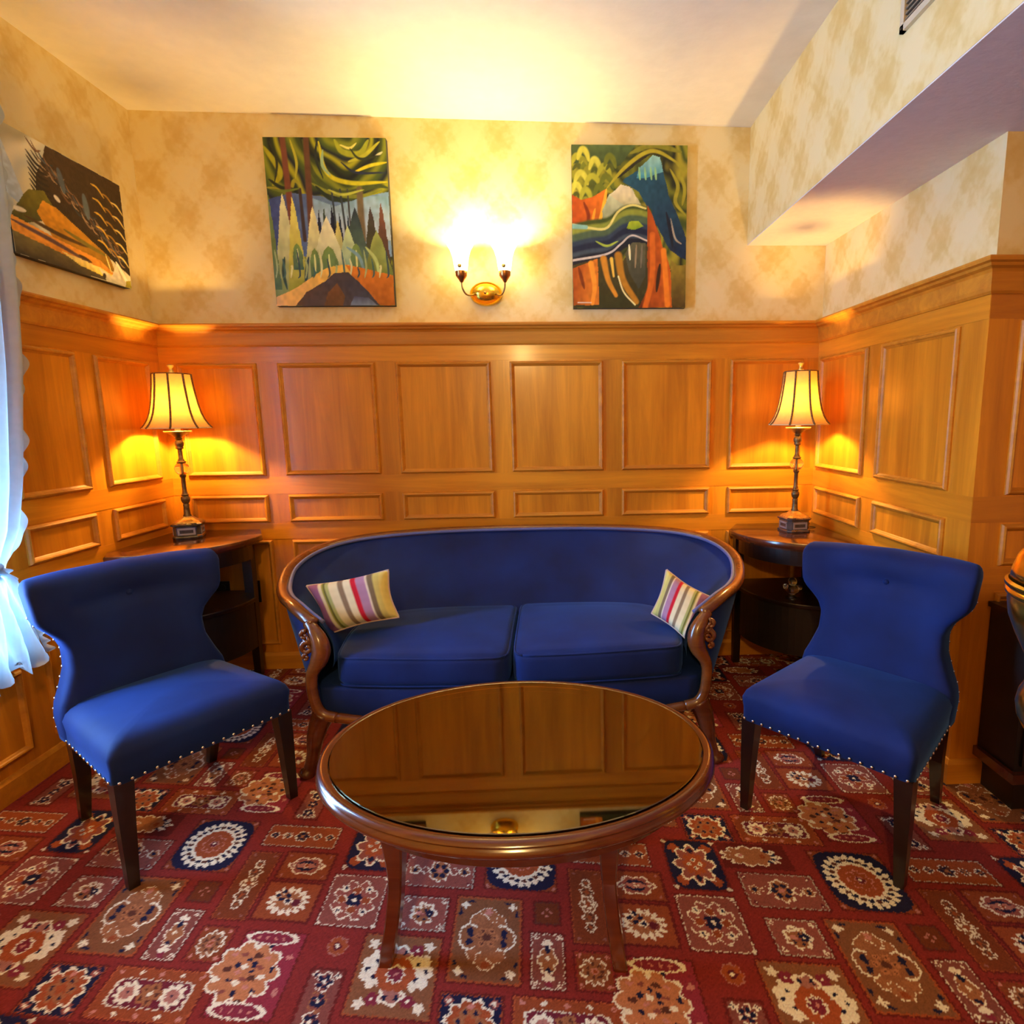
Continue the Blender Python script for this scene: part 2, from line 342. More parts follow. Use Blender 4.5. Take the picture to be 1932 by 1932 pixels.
        c.blob(cx, cy+.030, .007, .010, col=NAVY); c.blob(cx, cy-.026, .008, .006, col=NAVY); c.blob(cx, cy+.004, .006, .006, 4, .3, CREAM); corners(CREAM, .012, .007, MAUVE)
    elif kind == 'rosette':
        c.rect(u0, u1, v0, v1, RUST*.75, RED*1.2); c.blob(cx, cy, .036, .040, 11, .26, CREAM, inner=TAN*.9, lw=.006); c.petals(cx, cy, .018, 7, .005, BROWN); c.blob(cx, cy, .010, .010, 5, .3, PINK, inner=RUST); corners(PINK, .011, .006)
    elif kind == 'wide3':
        c.rect(u0, u1, v0, v1, RUST*.95, RUST*1.5); c.blob(cx, cy, w*.80, h*.56, 0, 0, CREAM*.85, sq=7, inner=WINE*1.3, lw=.003)
        for s_ in (-1, 1): c.blob(cx+s_*w*.46, cy, .030, .030, 9, .26, CREAM); c.blob(cx+s_*w*.46, cy, .017, .017, 5, .2, PINK*.8); c.blob(cx+s_*w*.46, cy, .004, .004, col=NAVY)
        c.petals(cx, cy, .018, 5, .012, TAN, BROWN); c.blob(cx, cy, .006, .006, col=CREAM)
        for i in range(5):
            for sy in (-1, 1): c.blob(u0+.018+(u1-u0-.036)*i/4, cy+sy*h*.80, .007, .007, 4, .5, CREAM if i % 2 else PINK)
    elif kind == 'navymed':
        c.rect(u0, u1, v0, v1, NAVY, RUST); c.blob(cx, cy, w*.86, h*.92, 10, .22, CREAM, inner=RUST*1.15, lw=.009, ph=.3); c.petals(cx, cy, .024, 6, .012, TAN, NAVY); c.blob(cx, cy+h*.6, .008, .008, 5, .3, PINK); corners(MAUVE*1.3, .018, .013, CREAM)
    elif kind == 'big':
        c.rect(u0, u1, v0, v1, TAN*.70, RUST*1.2)
        for s_ in (-1, 1):
            c.blob(cx+s_*w*.52, cy+.01, .038, .052, 7, .22, CREAM); c.petals(cx+s_*w*.52, cy+.01, .020, 4, .0055, NAVY)
            for sy in (-1, 1): c.blob(cx+s_*w*.42, cy+sy*h*.62, .018, .017, 6, .2, WINE*1.8); c.blob(cx+s_*w*.42, cy+sy*h*.62, .004, .004, col=CREAM); c.blob(cx+s_*w*.72, cy+sy*h*.74, .015, .015, 5, .5, CREAM*.95)
        for sy in (-1, 1): c.blob(cx, cy+sy*h*.50, .034, .028, 5, .3, CREAM, inner=PINK*.7, lw=.009); c.blob(cx-.014, cy+sy*h*.56, .005, .007, col=NAVY); c.blob(cx+.014, cy+sy*h*.56, .005, .007, col=NAVY)
        c.blob(cx, cy, w*.50, h*.44, 6, .12, RUST*1.25); c.blob(cx, cy, .024, .026, 8, .25, CREAM, inner=WINE*1.6, lw=.006); c.blob(cx, cy, .005, .005, col=PINK)
    elif kind == 'thin2':
        c.rect(u0, u1, v0, v1, MAUVE*.9, RED*.7)
        for t in (-.6, 0, .6):
            y = cy+t*h; c.blob(cx, y, .022, .028, 5, .3, CREAM if t else TAN, inner=MAUVE, lw=.004); c.petals(cx, y, .012, 5, .0065, NAVY); c.blob(cx, y, .004, .006, col=CREAM)
        corners(CREAM, .014, .009, NAVY)
    elif kind == 'lady':
        c.rect(u0, u1, v0, v1, WINE*1.7+RED*.3)
        c.blob(u0+w*.55, cy, w*1.15, h*.80, 10, .2, CREAM, inner=TAN*1.45, lw=.009)
        for i in range(26):
            a = i*2.4; r = .012+.0022*i; c.blob(u0+w*.62+r*math.cos(a), cy+r*1.25*math.sin(a), .0065+.002*(i % 3), .005+.003*(i % 2), col=(NAVY, CREAM, MAUVE, NAVY, PINK, BROWN)[i % 6])
        for sy in (-1, 1):
            c.blob(cx-.006, cy+sy*h*.86, w*.90, .020, 0, 0, CREAM, inner=WINE*1.9, lw=.0055)
            for i in range(4): c.blob(cx-.042+.022*i, cy+sy*h*.86, .0045, .005, 4, .3, PINK)
            c.blob(u1-.018, cy+sy*.045, .009, .009, 5, .4, PINK)
    elif kind == 'burst':
        c.rect(u0, u1, v0, v1, RUST*.95, RED*.6); c.blob(cx, cy, .060, .050, 15, .3, CREAM); c.blob(cx, cy, .042, .035, 13, .35, TAN*1.1); c.petals(cx-.02, cy+.018, .014, 4, .007, NAVY); c.blob(cx+.024, cy-.004, .017, .014, 6, .2, MAUVE, inner=WINE); c.blob(cx, cy, .014, .012, 5, .3, CREAM, inner=NAVY, lw=.006)
    elif kind == 'cartouche':
        c.rect(u0, u1, v0, v1, RUST*.85, RED*.6); c.blob(cx, cy, .056, .036, 6, .22, CREAM, inner=MAUVE*1.2, lw=.006); c.blob(cx, cy, .030, .020, 0, 0, NAVY); c.blob(cx, cy, .030, .010, col=PINK*.8); c.blob(cx, cy, .007, .009, 4, .2, CREAM, inner=RUST, lw=.002)
        for s_ in (-1, 1): c.blob(cx+s_*.038, cy, .005, .005, col=CREAM*.8)
        corners(PINK*.7, .014, .005)
    elif kind == 'chain':
        c.rect(u0, u1, v0, v1, RUST, CREAM*.6)
        for i, t in enumerate((-.78, -.42, 0, .42, .78)):
            r = .026 if i == 2 else .016; c.blob(cx+t*w, cy, r, r*.95, 6, .3, CREAM, inner=(TAN if i % 2 else BROWN), lw=.004); c.petals(cx+t*w, cy, r*.45, 4, r*.22, NAVY); c.blob(cx+t*w, cy, r*.25, r*.25, col=TAN)
    elif kind == 'oct':
        c.blob(cx, cy, w, h, 0, 0, NAVY, sq=5)
        for sx in (-1, 1):
            for sy in (-1, 1): c.blob(cx+sx*w*.62, cy+sy*h*.66, .018, .020, 4, .25, RUST*1.1); c.blob(cx+sx*w*.95, cy+sy*h*.93, .008, .008, 4, .4, CREAM*.8)
        c.blob(cx, cy, w*.82, h*.86, 8, .32, CREAM, inner=MAUVE*1.1, lw=.009); c.blob(cx, cy, w*.45, h*.5, 8, .3, RUST*1.2); c.petals(cx, cy, .016, 4, .007, CREAM*.9, NAVY)
        for t in (-.55, .55): c.blob(cx, cy+t*h, .010, .012, 4, .3, NAVY)
    elif kind == 'cluster':
        c.blob(cx-.01, cy, w*.95, h*.90, 11, .24, CREAM, inner=TAN*1.05, lw=.006)
        for i in range(7): a = -1.2+.4*i; c.blob(cx+.035+.022*math.cos(a), cy+.022*math.sin(a), .009, .006, col=(CREAM if i % 2 else NAVY))
        c.blob(cx-.040, cy, .012, .010, 6, .2, CREAM, inner=PINK); c.blob(cx+.025, cy, .010, .010, 5, .3, RUST)
TILES = [('petal4',-.635,-.478,1.314,1.487),('wide',-.437,-.235,1.463,1.583),('flowers',-.42,-.295,1.318,1.425),('tall',-.27,-.095,1.185,1.435),
 ('sun',-.2,0,1.471,1.687),('thin',.038,.13,1.312,1.557),('tiny',-.06,.005,1.362,1.432),('small_lady',-.07,.01,1.183,1.332),('rosette',.037,.125,1.187,1.287),
 ('wide3',-.11,.13,1.035,1.16),('navymed',-.275,-.135,1.03,1.155),('big',-.49,-.295,1.087,1.297),('thin2',-.595,-.515,1.035,1.19),('lady',-.80,-.645,1.06,1.28),
 ('burst',-.815,-.66,1.318,1.447),('cartouche',-.81,-.66,1.46,1.565),('chain',-.91,-.68,1.588,1.68),('oct',-.625,-.475,1.51,1.705),('cluster',-.46,-.27,1.605,1.70)]
def carpet_colors(X, Y):
    V = Y + .138*X; U = X + .03*(Y-1.3)
    V = V + .0016*np.sin(X*310+2*np.sin(Y*170)) + .0012*np.sin(X*730+Y*400); U = U + .0016*np.sin(Y*330+2*np.sin(X*190)) + .0012*np.sin(Y*690-X*520); k = np.floor((V-1.03)/.68); V = V-.68*k; U = U+.265*k; U = (U+.80) % .96 - .80
    c = Canvas(U, V, RED)
    c.C *= (1 + .10*np.sin(U*420)[..., None]*np.sin(V*420)[..., None])
    for t in TILES:
        for s_ in (0, .96):
            if t[1]+s_ < .17: motif(c, t[0], t[1]+s_, t[2]+s_, t[3], t[4])
    for s_ in (0, .96):           # loose flowers on the red ground
        c.blob(-.555+s_, 1.255, .028, .030, 8, .2, PINK*.75, inner=RUST*1.1); c.blob(-.555+s_, 1.255, .012, .012, 6, .2, WINE); c.blob(-.555+s_, 1.255, .005, .005, col=CREAM)
    C = c.C * (1 + rng.normal(0, .10, U.shape))[..., None]
    return np.clip(C, .002, .9)
ax_x = np.concatenate([np.arange(XL-.02, 2.0, .0033), np.arange(2.0, XE+.05, .03)])
ax_y = np.concatenate([np.arange(YB-.02, .45, .04), np.arange(.45, 1.05, .009), np.arange(1.05, 2.0, .0033), np.arange(2.0, D+.03, .005)])
GX, GY = np.meshgrid(ax_x, ax_y)
fl = grid_obj('floor', np.stack([GX, GY, 0*GX], -1), M_carpet, carpet_colors(GX, GY), smooth=False); struct(fl)
struct(MB().box((XL-T, YB-T, -.12), (XE+T, D+T, -.01)).build('floor_slab', M_white))
# --- ceiling (slightly out of level, as in the photo), soffit, walls
def quad_prism(name, pts_lo, thick, mat):
    v = list(pts_lo) + [(x, y, z+thick) for x, y, z in pts_lo]
    return struct(MB().add(v, [(3,2,1,0),(4,5,6,7),(0,1,5,4),(1,2,6,5),(2,3,7,6),(3,0,4,7)]).build(name, mat))
quad_prism('ceiling', [(XL-T, YB-T, zceil(XL-T)), (XE+T, YB-T, zceil(XE+T)), (XE+T, D+T, zceil(XE+T)), (XL-T, D+T, zceil(XL-T))], .12, M_ceil)
# dropped soffit along the right side: papered face, plaster underside
struct(MB().box((XS, YB, Z_SOF+.004), (XS+.02, D, zceil(XS)+.01)).build('wall_soffit', M_wally))
struct(MB().box((XS+.001, YB, Z_SOF), (XE, D, Z_SOF+.02)).build('ceiling_soffit', plain('soffit_plaster', (.72, .69, .68, 1), .95, noise=.03, bump=.3)))
struct(box('wall_back', (XL-T, D, 0), (XR+.1, D+T, 2.8), M_wallx))
struct(box('wall_right', (XR, YC+.1, 0), (XR+.1, D, 2.4), M_wally))
struct(box('wall_right', (XR, YC+.0, 0), (XR+.001, YC+.1, 2.4), M_wally))
struct(box('wall_front', (XR+.001, YC, 0), (XE+T, YC+.1, 2.4), M_wallx))
struct(box('wall_far', (XE, YB, 0), (XE+T, YC, 2.7), M_plainwall))
struct(box('wall_rear', (XL-T, YB-T, 0), (XE+T, YB, 2.85), M_plainwall))
WY0, WY1, WZ0, WZ1 = 1.40, 2.10, .50, 2.38
wl = MB().box((XL-T, YB, 0), (XL, WY0, 2.85)).box((XL-T, WY1, 0), (XL, D, 2.85)).box((XL-T, WY0, 0), (XL, WY1, WZ0)).box((XL-T, WY0, WZ1), (XL, WY1, 2.85))
struct(wl.build('wall_left', M_wally))
# --- window
w = MB(); fx0, fx1 = XL-.11, XL-.05
w.box((fx0, WY0, WZ0), (fx1, WY1, WZ0+.06)).box((fx0, WY0, WZ1-.06), (fx1, WY1, WZ1)).box((fx0, WY0, WZ0), (fx1, WY0+.06, WZ1)).box((fx0, WY1-.06, WZ0), (fx1, WY1, WZ1)).box((fx0, (WY0+WY1)/2-.03, WZ0), (fx1, (WY0+WY1)/2+.03, WZ1))
w1 = struct(w.build('window_1', M_white))
box('pane', (XL-.083, WY0+.05, WZ0+.05), (XL-.078, WY1-.05, WZ1-.05), M_pane, w1)
box('sill', (XL-.05, WY0-.03, WZ0-.03), (XL+.04, WY1+.0, WZ0), M_white, w1)
# --- wainscot
def sweep(path, prof, name, mat, closed=False):
    """profile (distance from wall, z) swept along the wall line; room lies to the right-hand side of the walk"""
    P = [np.array(p, float) for p in path]; rings = []
    def nrm(a, b): e = (b-a)/np.linalg.norm(b-a); return np.array([e[1], -e[0]])
    for i, p in enumerate(P):
        if i == 0: m = nrm(P[0], P[1])
        elif i == len(P)-1: m = nrm(P[-2], P[-1])
        else:
            n1, n2 = nrm(P[i-1], p), nrm(p, P[i+1]); m = (n1+n2)/(1+n1@n2)
        rings.append([(p[0]+m[0]*d, p[1]+m[1]*d, z) for d, z in prof])
    mb = MB().loft(rings, closed=True, cap=True); return mb.build(name, mat)
WALK = [(XL, WY1+.01), (XL, D), (XR, D), (XR, YC), (XE, YC)]
WALK2 = [(XL, YB), (XL, D), (XR, D), (XR, YC), (XE, YC)]
TB = .018          # thickness of the oak boarding
backs = []
a = MB().box((XL, WY1+.005, 0), (XL+TB, D, Z_RAIL-.02)).box((XL, YB, 0), (XL+TB, WY1+.005, WZ0-.02)).build('trim_1', M_oakv); struct(a)
b_back = struct(MB().box((XL+TB, D-TB, 0), (XR-TB, D, Z_RAIL-.02)).build('trim_2', M_oakv))
b_right = struct(MB().box((XR-TB, YC-TB, 0), (XR, D, Z_RAIL-.02)).build('trim_3', M_oakv))
b_front = struct(MB().box((XR, YC-TB, 0), (XE, YC, Z_RAIL-.02)).build('trim_4', M_oakv))
rail = struct(sweep(WALK, [(TB-.001, 1.672), (TB+.006, 1.672), (TB+.012, 1.680), (TB+.014, 1.692), (TB+.016, 1.735), (TB+.022, 1.744), (TB+.036, 1.750), (TB+.040, 1.758), (TB+.052, 1.762), (TB+.054, 1.770), (TB+.052, 1.776), (0, 1.776), (0, 1.74)], 'trim_5', M_oakm))
base = struct(sweep([(XL, YB)] + WALK2[1:], [(TB-.001, .001), (TB+.012, .001), (TB+.012, .075), (TB+.004, .090), (TB-.001, .092)], 'baseboard_left', M_oakm))
def frame_moulding(O, u, v, n, u0, u1, v0, v1, parent, field=M_oakv):
    O, u, v, n = map(Vector, (O, u, v, n)); w, h = .024, .016
    prof = [(0, 0), (0, .006), (.004, .013), (.009, h), (.014, .014), (.017, .009), (.021, .006), (w, .003), (w, 0)]
    rings = []
    for (a, b, sa, sb) in ((u0, v0, 1, 1), (u1, v0, -1, 1), (u1, v1, -1, -1), (u0, v1, 1, -1)):
        rings.append([O + u*(a+sa*d) + v*(b+sb*d) + n*e for d, e in prof])
    mb = MB(); m = len(prof); vv = [p for r in rings for p in r]; ff = []
    for i in range(4):
        for j in range(m): ff.append((i*m+j, i*m+(j+1) % m, ((i+1) % 4)*m+(j+1) % m, ((i+1) % 4)*m+j))
    mb.add(vv, ff); fr = mb.build('panel_moulding', M_oakm, parent)
    p = MB(); c = [O + u*a_ + v*b_ for a_, b_ in ((u0+w, v0+w), (u1-w, v0+w), (u1-w, v1-w), (u0+w, v1-w))]
    p.add(c + [q + n*.0025 for q in c], [(3,2,1,0),(4,5,6,7),(0,1,5,4),(1,2,6,5),(2,3,7,6),(3,0,4,7)]); p.build('panel_field', field, parent)
ROWS = [(Z_PB, Z_PT), (Z_SB, Z_ST), (Z_LB, Z_LT)]
for (x0, x1) in [(-1.825, -1.442), (-1.340, -.8645), (-.763, -.289), (-.194, .2795), (.374, .840), (.936, 1.318)]:
    for z0, z1 in ROWS: frame_moulding((0, D-TB, 0), (1,0,0), (0,0,1), (0,-1,0), x0, x1, z0, z1, b_back)
for (y0, y1) in [(2.652, 3.000), (2.205, 2.548)]:
    for z0, z1 in ROWS: frame_moulding((XL+TB, 0, 0), (0,1,0), (0,0,1), (1,0,0), y0, y1, z0, z1, a)
for y0, y1 in [(1.70, 2.10), (1.2, 1.6)]: frame_moulding((XL+TB, 0, 0), (0,1,0), (0,0,1), (1,0,0), y0, y1, Z_LB, .44, a)
for (y0, y1) in [(2.590, 3.045), (2.010, 2.480)]:
    for z0, z1 in ROWS: frame_moulding((XR-TB, 0, 0), (0,1,0), (0,0,1), (-1,0,0), y0, y1, z0, z1, b_right)
for (x0, x1) in [(1.500, 1.98), (2.08, 2.56)]:
    for z0, z1 in ROWS: frame_moulding((0, YC-TB, 0), (1,0,0), (0,0,1), (0,-1,0), x0, x1, z0, z1, b_front)
# horizontal-grain rails laid over the boarding
def hrail(z0, z1):
    struct_parts = [MB().box((XL+TB, WY1+.01, z0), (XL+TB+.0015, D-TB, z1)).build('cross_rail', M_oaky, a), MB().box((XL+TB, D-TB-.0015, z0), (XR-TB, D-TB, z1)).build('cross_rail', M_oakx, b_back),
     MB().box((XR-TB-.0015, YC-TB, z0), (XR-TB, D-TB, z1)).build('cross_rail', M_oaky, b_right), MB().box((XR-TB, YC-TB-.0015, z0), (XE, YC-TB, z1)).build('cross_rail', M_oakx, b_front)]
hrail(Z_PT+.006, 1.674); hrail(Z_ST+.006, Z_PB-.006); hrail(Z_LT+.006, Z_SB-.006)
# --- air vent on the soffit face
v = empty('air_vent', (XS, 1.5, 2.35)); tag(v, 'metal air vent grille set high in the papered soffit face', 'vent')
mb = MB(); vy0, vy1, vz0, vz1 = 1.28-1.5, 1.80-1.5, 0, .25
for q in (((-.012, vy0, vz0), (0, vy1, vz0+.018)), ((-.012, vy0, vz1-.018), (0, vy1, vz1)), ((-.012, vy0, vz0), (0, vy0+.018, vz1)), ((-.012, vy1-.018, vz0), (0, vy1, vz1))): mb.box(*q)
mb.build('vent_frame', plain('vent_metal', (.62, .55, .40, 1), .45, metal=.2), v)
mb = MB()
for i in range(16): mb.box((-.009, vy0+.02, .024+i*.0135), (-.002, vy1-.02, .029+i*.0135))
mb.build('louvre', plain('louvre_grey', (.20, .16, .11, 1), .5), v); box('vent_back', (-.0018, vy0+.018, .018), (-.0002, vy1-.018, .232), M_black, v)
for sy in (vy0+.009, vy1-.009): MB().lathe([(.004, 0), (.003, .002), (0.0005, .0025)], n=10).build('screw', M_black, v).matrix_local = Matrix.Translation((-.012, sy, .009)) @ Matrix.Rotation(-PI/2, 4, 'Y')
# ================================================================ PAINTINGS
class Art:
    def __init__(s, w, h, n=200):
        s.nx = n; s.ny = int(n*h/w); s.w, s.h = w, h
        s.x, s.y = np.meshgrid(np.linspace(0, 1, s.nx), np.linspace(0, 1, s.ny)); s.C = np.zeros(s.x.shape+(3,))
        r = np.random.default_rng(3); s.n1 = s.noise(r, 6); s.n2 = s.noise(r, 16); s.n3 = s.noise(r, 40)
    def noise(s, r, k):
        g = r.random((k+2, k+2)); X = s.x*k; Y = s.y*k; i = X.astype(int); j = Y.astype(int); fx = X-i; fy = Y-j; fx = fx*fx*(3-2*fx); fy = fy*fy*(3-2*fy)
        return (g[j, i]*(1-fx)+g[j, i+1]*fx)*(1-fy)+(g[j+1, i]*(1-fx)+g[j+1, i+1]*fx)*fy
    def bands(s, f, cols, m=None):
        cols = np.array([[((c/255+.055)/1.055)**2.4 for c in q] for q in cols]); t = (f % 1)*len(cols); i = t.astype(int) % len(cols); k = t-np.floor(t); k = k*k*(3-2*k)
        out = cols[i]*(1-k[..., None])+cols[(i+1) % len(cols)]*k[..., None]
        if m is None: s.C = out
        else: s.C[m] = out[m]
    def poly(s, pts, c0, c1=None, grad=(0, 1), streak=.18):
        P = np.array(pts); m = np.zeros(s.x.shape, bool); j = len(P)-1
        X = s.x+.006*(s.n3-.5); Y = s.y+.006*(s.n2-.5)
        for i in range(len(P)):
            a, b = P[i], P[j]; cond = ((a[1] > Y) != (b[1] > Y)) & (X < (b[0]-a[0])*(Y-a[1])/((b[1]-a[1]) if b[1] != a[1] else 1e-9)+a[0]); m ^= cond; j = i
        c0, c1 = [np.array(srgb(*c)[:3]) for c in (c0, c1 or c0)]; lo = (P@np.array(grad)).min(); hi = (P@np.array(grad)).max()
        t = np.clip((X*grad[0]+Y*grad[1]-lo)/(hi-lo+1e-9)+.25*(s.n2-.5), 0, 1)[..., None]
        s.C[m] = ((c0*(1-t)+c1*t)*(1+streak*(s.n3-.5)*2)[..., None])[m]
    def stroke(s, pts, w, c, w2=None):
        P = spline(pts, 24) if len(pts) > 2 else np.linspace(pts[0], pts[1], 12); asp = s.h/s.w; best = np.full(s.x.shape, 9.)
        for i in range(len(P)-1):
            a, b = P[i], P[i+1]; dx, dy = b[0]-a[0], (b[1]-a[1])*asp; L = dx*dx+dy*dy+1e-12
            t = np.clip(((s.x-a[0])*dx+(s.y-a[1])*asp*dy)/L, 0, 1); d = np.hypot(s.x-a[0]-t*dx, (s.y-a[1])*asp-t*dy); u = (i+t)/(len(P)-1)
            ww = w*(np.sin(PI*np.clip(u, 0, 1))**.5*.9+.1) if w2 is None else w*(1-u)+w2*u; best = np.minimum(best, d/ww)
        m = best < 1; k = np.clip((1-best)*2.5, 0, 1)[..., None]; c = np.array(srgb(*c)[:3]); s.C = np.where(m[..., None], s.C*(1-k)+c*k*(1+.25*(s.n3-.5))[..., None], s.C)
    def hang(s, name, O, U, N, label, th=.032, cat='painting'):
        """O = lower left corner on the wall, U = unit vector to the right, N = out of the wall"""
        O, U, N = map(np.array, (O, U, N)); t = empty(name, tuple(O)); tag(t, label, cat, 'unframed canvas paintings above the wainscot')
        P = (s.x*s.w)[..., None]*U + (s.y*s.h)[..., None]*np.array([0, 0, 1.]) + N*th; grid_obj('painted_canvas', P, M_paint, np.clip(s.C*1.3, 0, .95), t, smooth=False)
        c = [U*a_+np.array([0, 0, b_]) for a_, b_ in ((0, 0), (s.w, 0), (s.w, s.h), (0, s.h))]
        MB().add([tuple(q) for q in c]+[tuple(q+N*(th-.001)) for q in c], [(3,2,1,0),(4,5,6,7),(0,1,5,4),(1,2,6,5),(2,3,7,6),(3,0,4,7)]).build('canvas_edge', plain('canvas_side', (.03, .03, .028, 1), .7), t)
        return t
def hw(a_, b_, n=12): return a_
# left picture on the back wall: pointed pale trees under a swirling canopy
A = Art(.568, .758)
r_ = np.hypot(A.x-.72, (A.y-1.02)*1.33); th_ = np.arctan2(A.y-1.02, A.x-.72)
A.bands(r_*3.1+.5*A.n1+.15*th_, [(20,26,30), (52,66,30), (120,130,34), (66,84,34), (24,34,46), (150,152,30), (40,52,30)])
A.poly([(0, .64), (.2, .68), (.45, .66), (.6, .62), (1, .69), (1, .3), (0, .3)], (52,66,128), (120,156,190), (1, 0))
A.poly([(.33, .66), (.55, .60), (.8, .66), (1, .66), (1, .4), (.33, .4)], (176,196,214), (120,160,186), (0, 1))
for q, w_, c_ in [(((.0,.95),(.12,.80),(.05,.72)), .03, (150,150,30)), (((.32,.99),(.40,.78),(.60,.68),(.9,.72),(1,.71)), .028, (66,80,36)), (((.45,.98),(.50,.80),(.68,.74),(1,.745)), .022, (188,184,34)),
     (((.58,.99),(.64,.92),(.78,.91),(.86,.99)), .03, (150,158,42)), (((.68,.86),(.82,.90),(.95,.98)), .018, (170,172,50)), (((.72,.80),(.86,.84),(1,.86)), .016, (200,192,40)), (((.36,.74),(.52,.68),(.75,.66),(.95,.70)), .02, (120,130,40)),
     (((.40,.72),(.52,.645),(.66,.64)), .022, (36,50,34)), (((.28,.72),(.23,.75),(.18,.70),(.0,.71)), .02, (142,140,40)), (((.02,.76),(.12,.71),(.24,.70)), .02, (30,40,30)), (((.62,.96),(.70,.94),(.76,.97)), .012, (210,206,110)), (((.9,.89),(.97,.92)), .012, (190,190,150)), (((.48,.93),(.47,.84),(.53,.78)), .016, (140,170,130))]: A.stroke(q, w_, c_)
for x0, x1, w_, c_ in [(.16, .19, .035, (110,64,48)), (.35, .34, .035, (92,60,44)), (.27, .28, .02, (60,50,50)), (.76, .76, .04, (104,92,66)), (.60, .63, .012, (48,58,66)), (.53, .55, .012, (48,58,66)), (.66, .67, .010, (60,60,66))]:
    A.stroke([(x0, 1.0 if x0 < .5 and x0 != .27 else .70), (x1, .40)], w_*.8, c_, w_)
for cx_, top, w_, bot, ca, cb in [(.93,.63,.13,.20,(50,52,50),(112,70,48)), (.84,.60,.11,.2,(58,78,44),(66,52,50)), (.41,.58,.07,.3,(20,32,56),(30,40,66)), (.455,.60,.06,.3,(40,60,70),(50,70,60)), (.52,.62,.07,.3,(16,20,40),(30,36,60)), (.58,.57,.06,.3,(20,30,50),(30,44,66)), (.65,.56,.05,.3,(20,36,56),(40,60,80)),
     (.71,.60,.17,.18,(88,120,100),(34,46,60)), (.12,.68,.16,.05,(86,112,44),(216,220,170)), (.0,.70,.08,.1,(60,90,50),(120,140,80)), (.20,.66,.12,.08,(120,132,40),(222,216,110)), (.36,.60,.15,.12,(100,128,96),(224,220,156)), (.56,.52,.09,.2,(120,140,110),(200,196,110)), (.64,.49,.15,.17,(90,140,130),(188,206,150)), (.47,.54,.24,.14,(110,136,84),(230,230,190)), (.88,.46,.2,.12,(70,92,40),(150,166,90))]:
    w_ *= 1.0 if (w_ < .08 or cx_ > .9) else 1.5; n_ = 9; L_ = [(cx_-w_/2*(1-(1-k/n_)**1.5 if False else (k/n_)**.8), top-(top-bot)*k/n_) for k in range(n_+1)]; R_ = [(cx_+w_/2*((k/n_)**.8), top-(top-bot)*k/n_) for k in range(n_, 0, -1)]
    A.poly(L_+R_, ca, cb, (.15, 1), .12)
for cx_, cy_, w_, h_ in [(.47,.27,.15,.16), (.35,.28,.08,.12), (.21,.32,.08,.10), (.70,.30,.10,.14)]:
    A.poly([(cx_-w_/2, cy_-h_), (cx_-w_/2, cy_), (cx_-w_/4, cy_+h_*.45), (cx_, cy_+h_*.6), (cx_+w_/4, cy_+h_*.45), (cx_+w_/2, cy_), (cx_+w_/2, cy_-h_)], (58,92,84), (110,140,70)); A.stroke([(cx_, cy_-h_*.6), (cx_, cy_+h_*.3)], .010, (200,206,140))
for q, c_ in [(((.78,.36),(.86,.28),(.88,.18)), (170,190,120)), (((.30,.30),(.27,.2),(.26,.10)), (40,66,80)), (((.10,.3),(.08,.2),(.1,.1)), (40,70,66)), (((.62,.36),(.72,.3),(.76,.2)), (110,150,170))]: A.stroke(q, .018, c_)
A.poly([(0,.0), (0,.055), (.2,.12), (.38,.21), (.5,.245), (.62,.25), (.8,.22), (1,.185), (1,0)], (216,170,100), (206,178,50), (1, .3)); A.poly([(.6,.25), (.78,.225), (1,.185), (1,0), (.7,0), (.68,.15)], (150,84,24), (196,116,30))
A.poly([(.16,0), (.26,.085), (.42,.15), (.5,.20), (.62,.205), (.70,.15), (.80,.07), (.87,0)], (78,60,44), (50,54,70), (1, .4)); A.poly([(.40,0), (.44,.08), (.52,.14), (.58,.06), (.56,0)], (86,60,30), (110,74,38)); A.poly([(.62,0), (.66,.06), (.78,.05), (.85,0)], (100,116,140), (60,66,90))
for i in range(16):
    x_ = .02+.062*i; A.stroke([(x_, .34-.05*(i % 3)), (x_+.012, .24-.04*(i % 2)), (x_-.006, .17)], .010, ((150,170,120), (60,96,96), (196,200,150), (44,70,84))[i % 4])
for q, c_ in [(((.05,.98),(.10,.86),(.07,.74)), (36,44,34)), (((.22,.99),(.26,.86),(.24,.76)), (170,168,50)), (((.44,.99),(.42,.88),(.47,.76)), (30,42,40)), (((.62,.86),(.74,.80),(.98,.80)), (34,44,70)), (((.5,.70),(.62,.67),(.8,.70)), (168,176,70)), (((.70,.94),(.78,.88),(.95,.90)), (40,50,34)), (((.03,.70),(.14,.69),(.27,.705)), (96,112,40))]: A.stroke(q, .013, c_)
A.poly([(.16,0), (.26,.085), (.42,.15), (.5,.20), (.62,.205), (.70,.15), (.80,.07), (.87,0)], (78,60,44), (50,54,70), (1, .4)); A.poly([(.40,0), (.44,.08), (.52,.14), (.58,.06), (.56,0)], (86,60,30), (110,74,38)); A.poly([(.62,0), (.66,.06), (.78,.05), (.85,0)], (100,116,140), (60,66,90))
A.hang('forest_painting', (-1.312, D, 1.862), (1, 0, 0), (0, -1, 0), 'portrait canvas of pale pointed trees over a brown mound, left of the brass sconce')
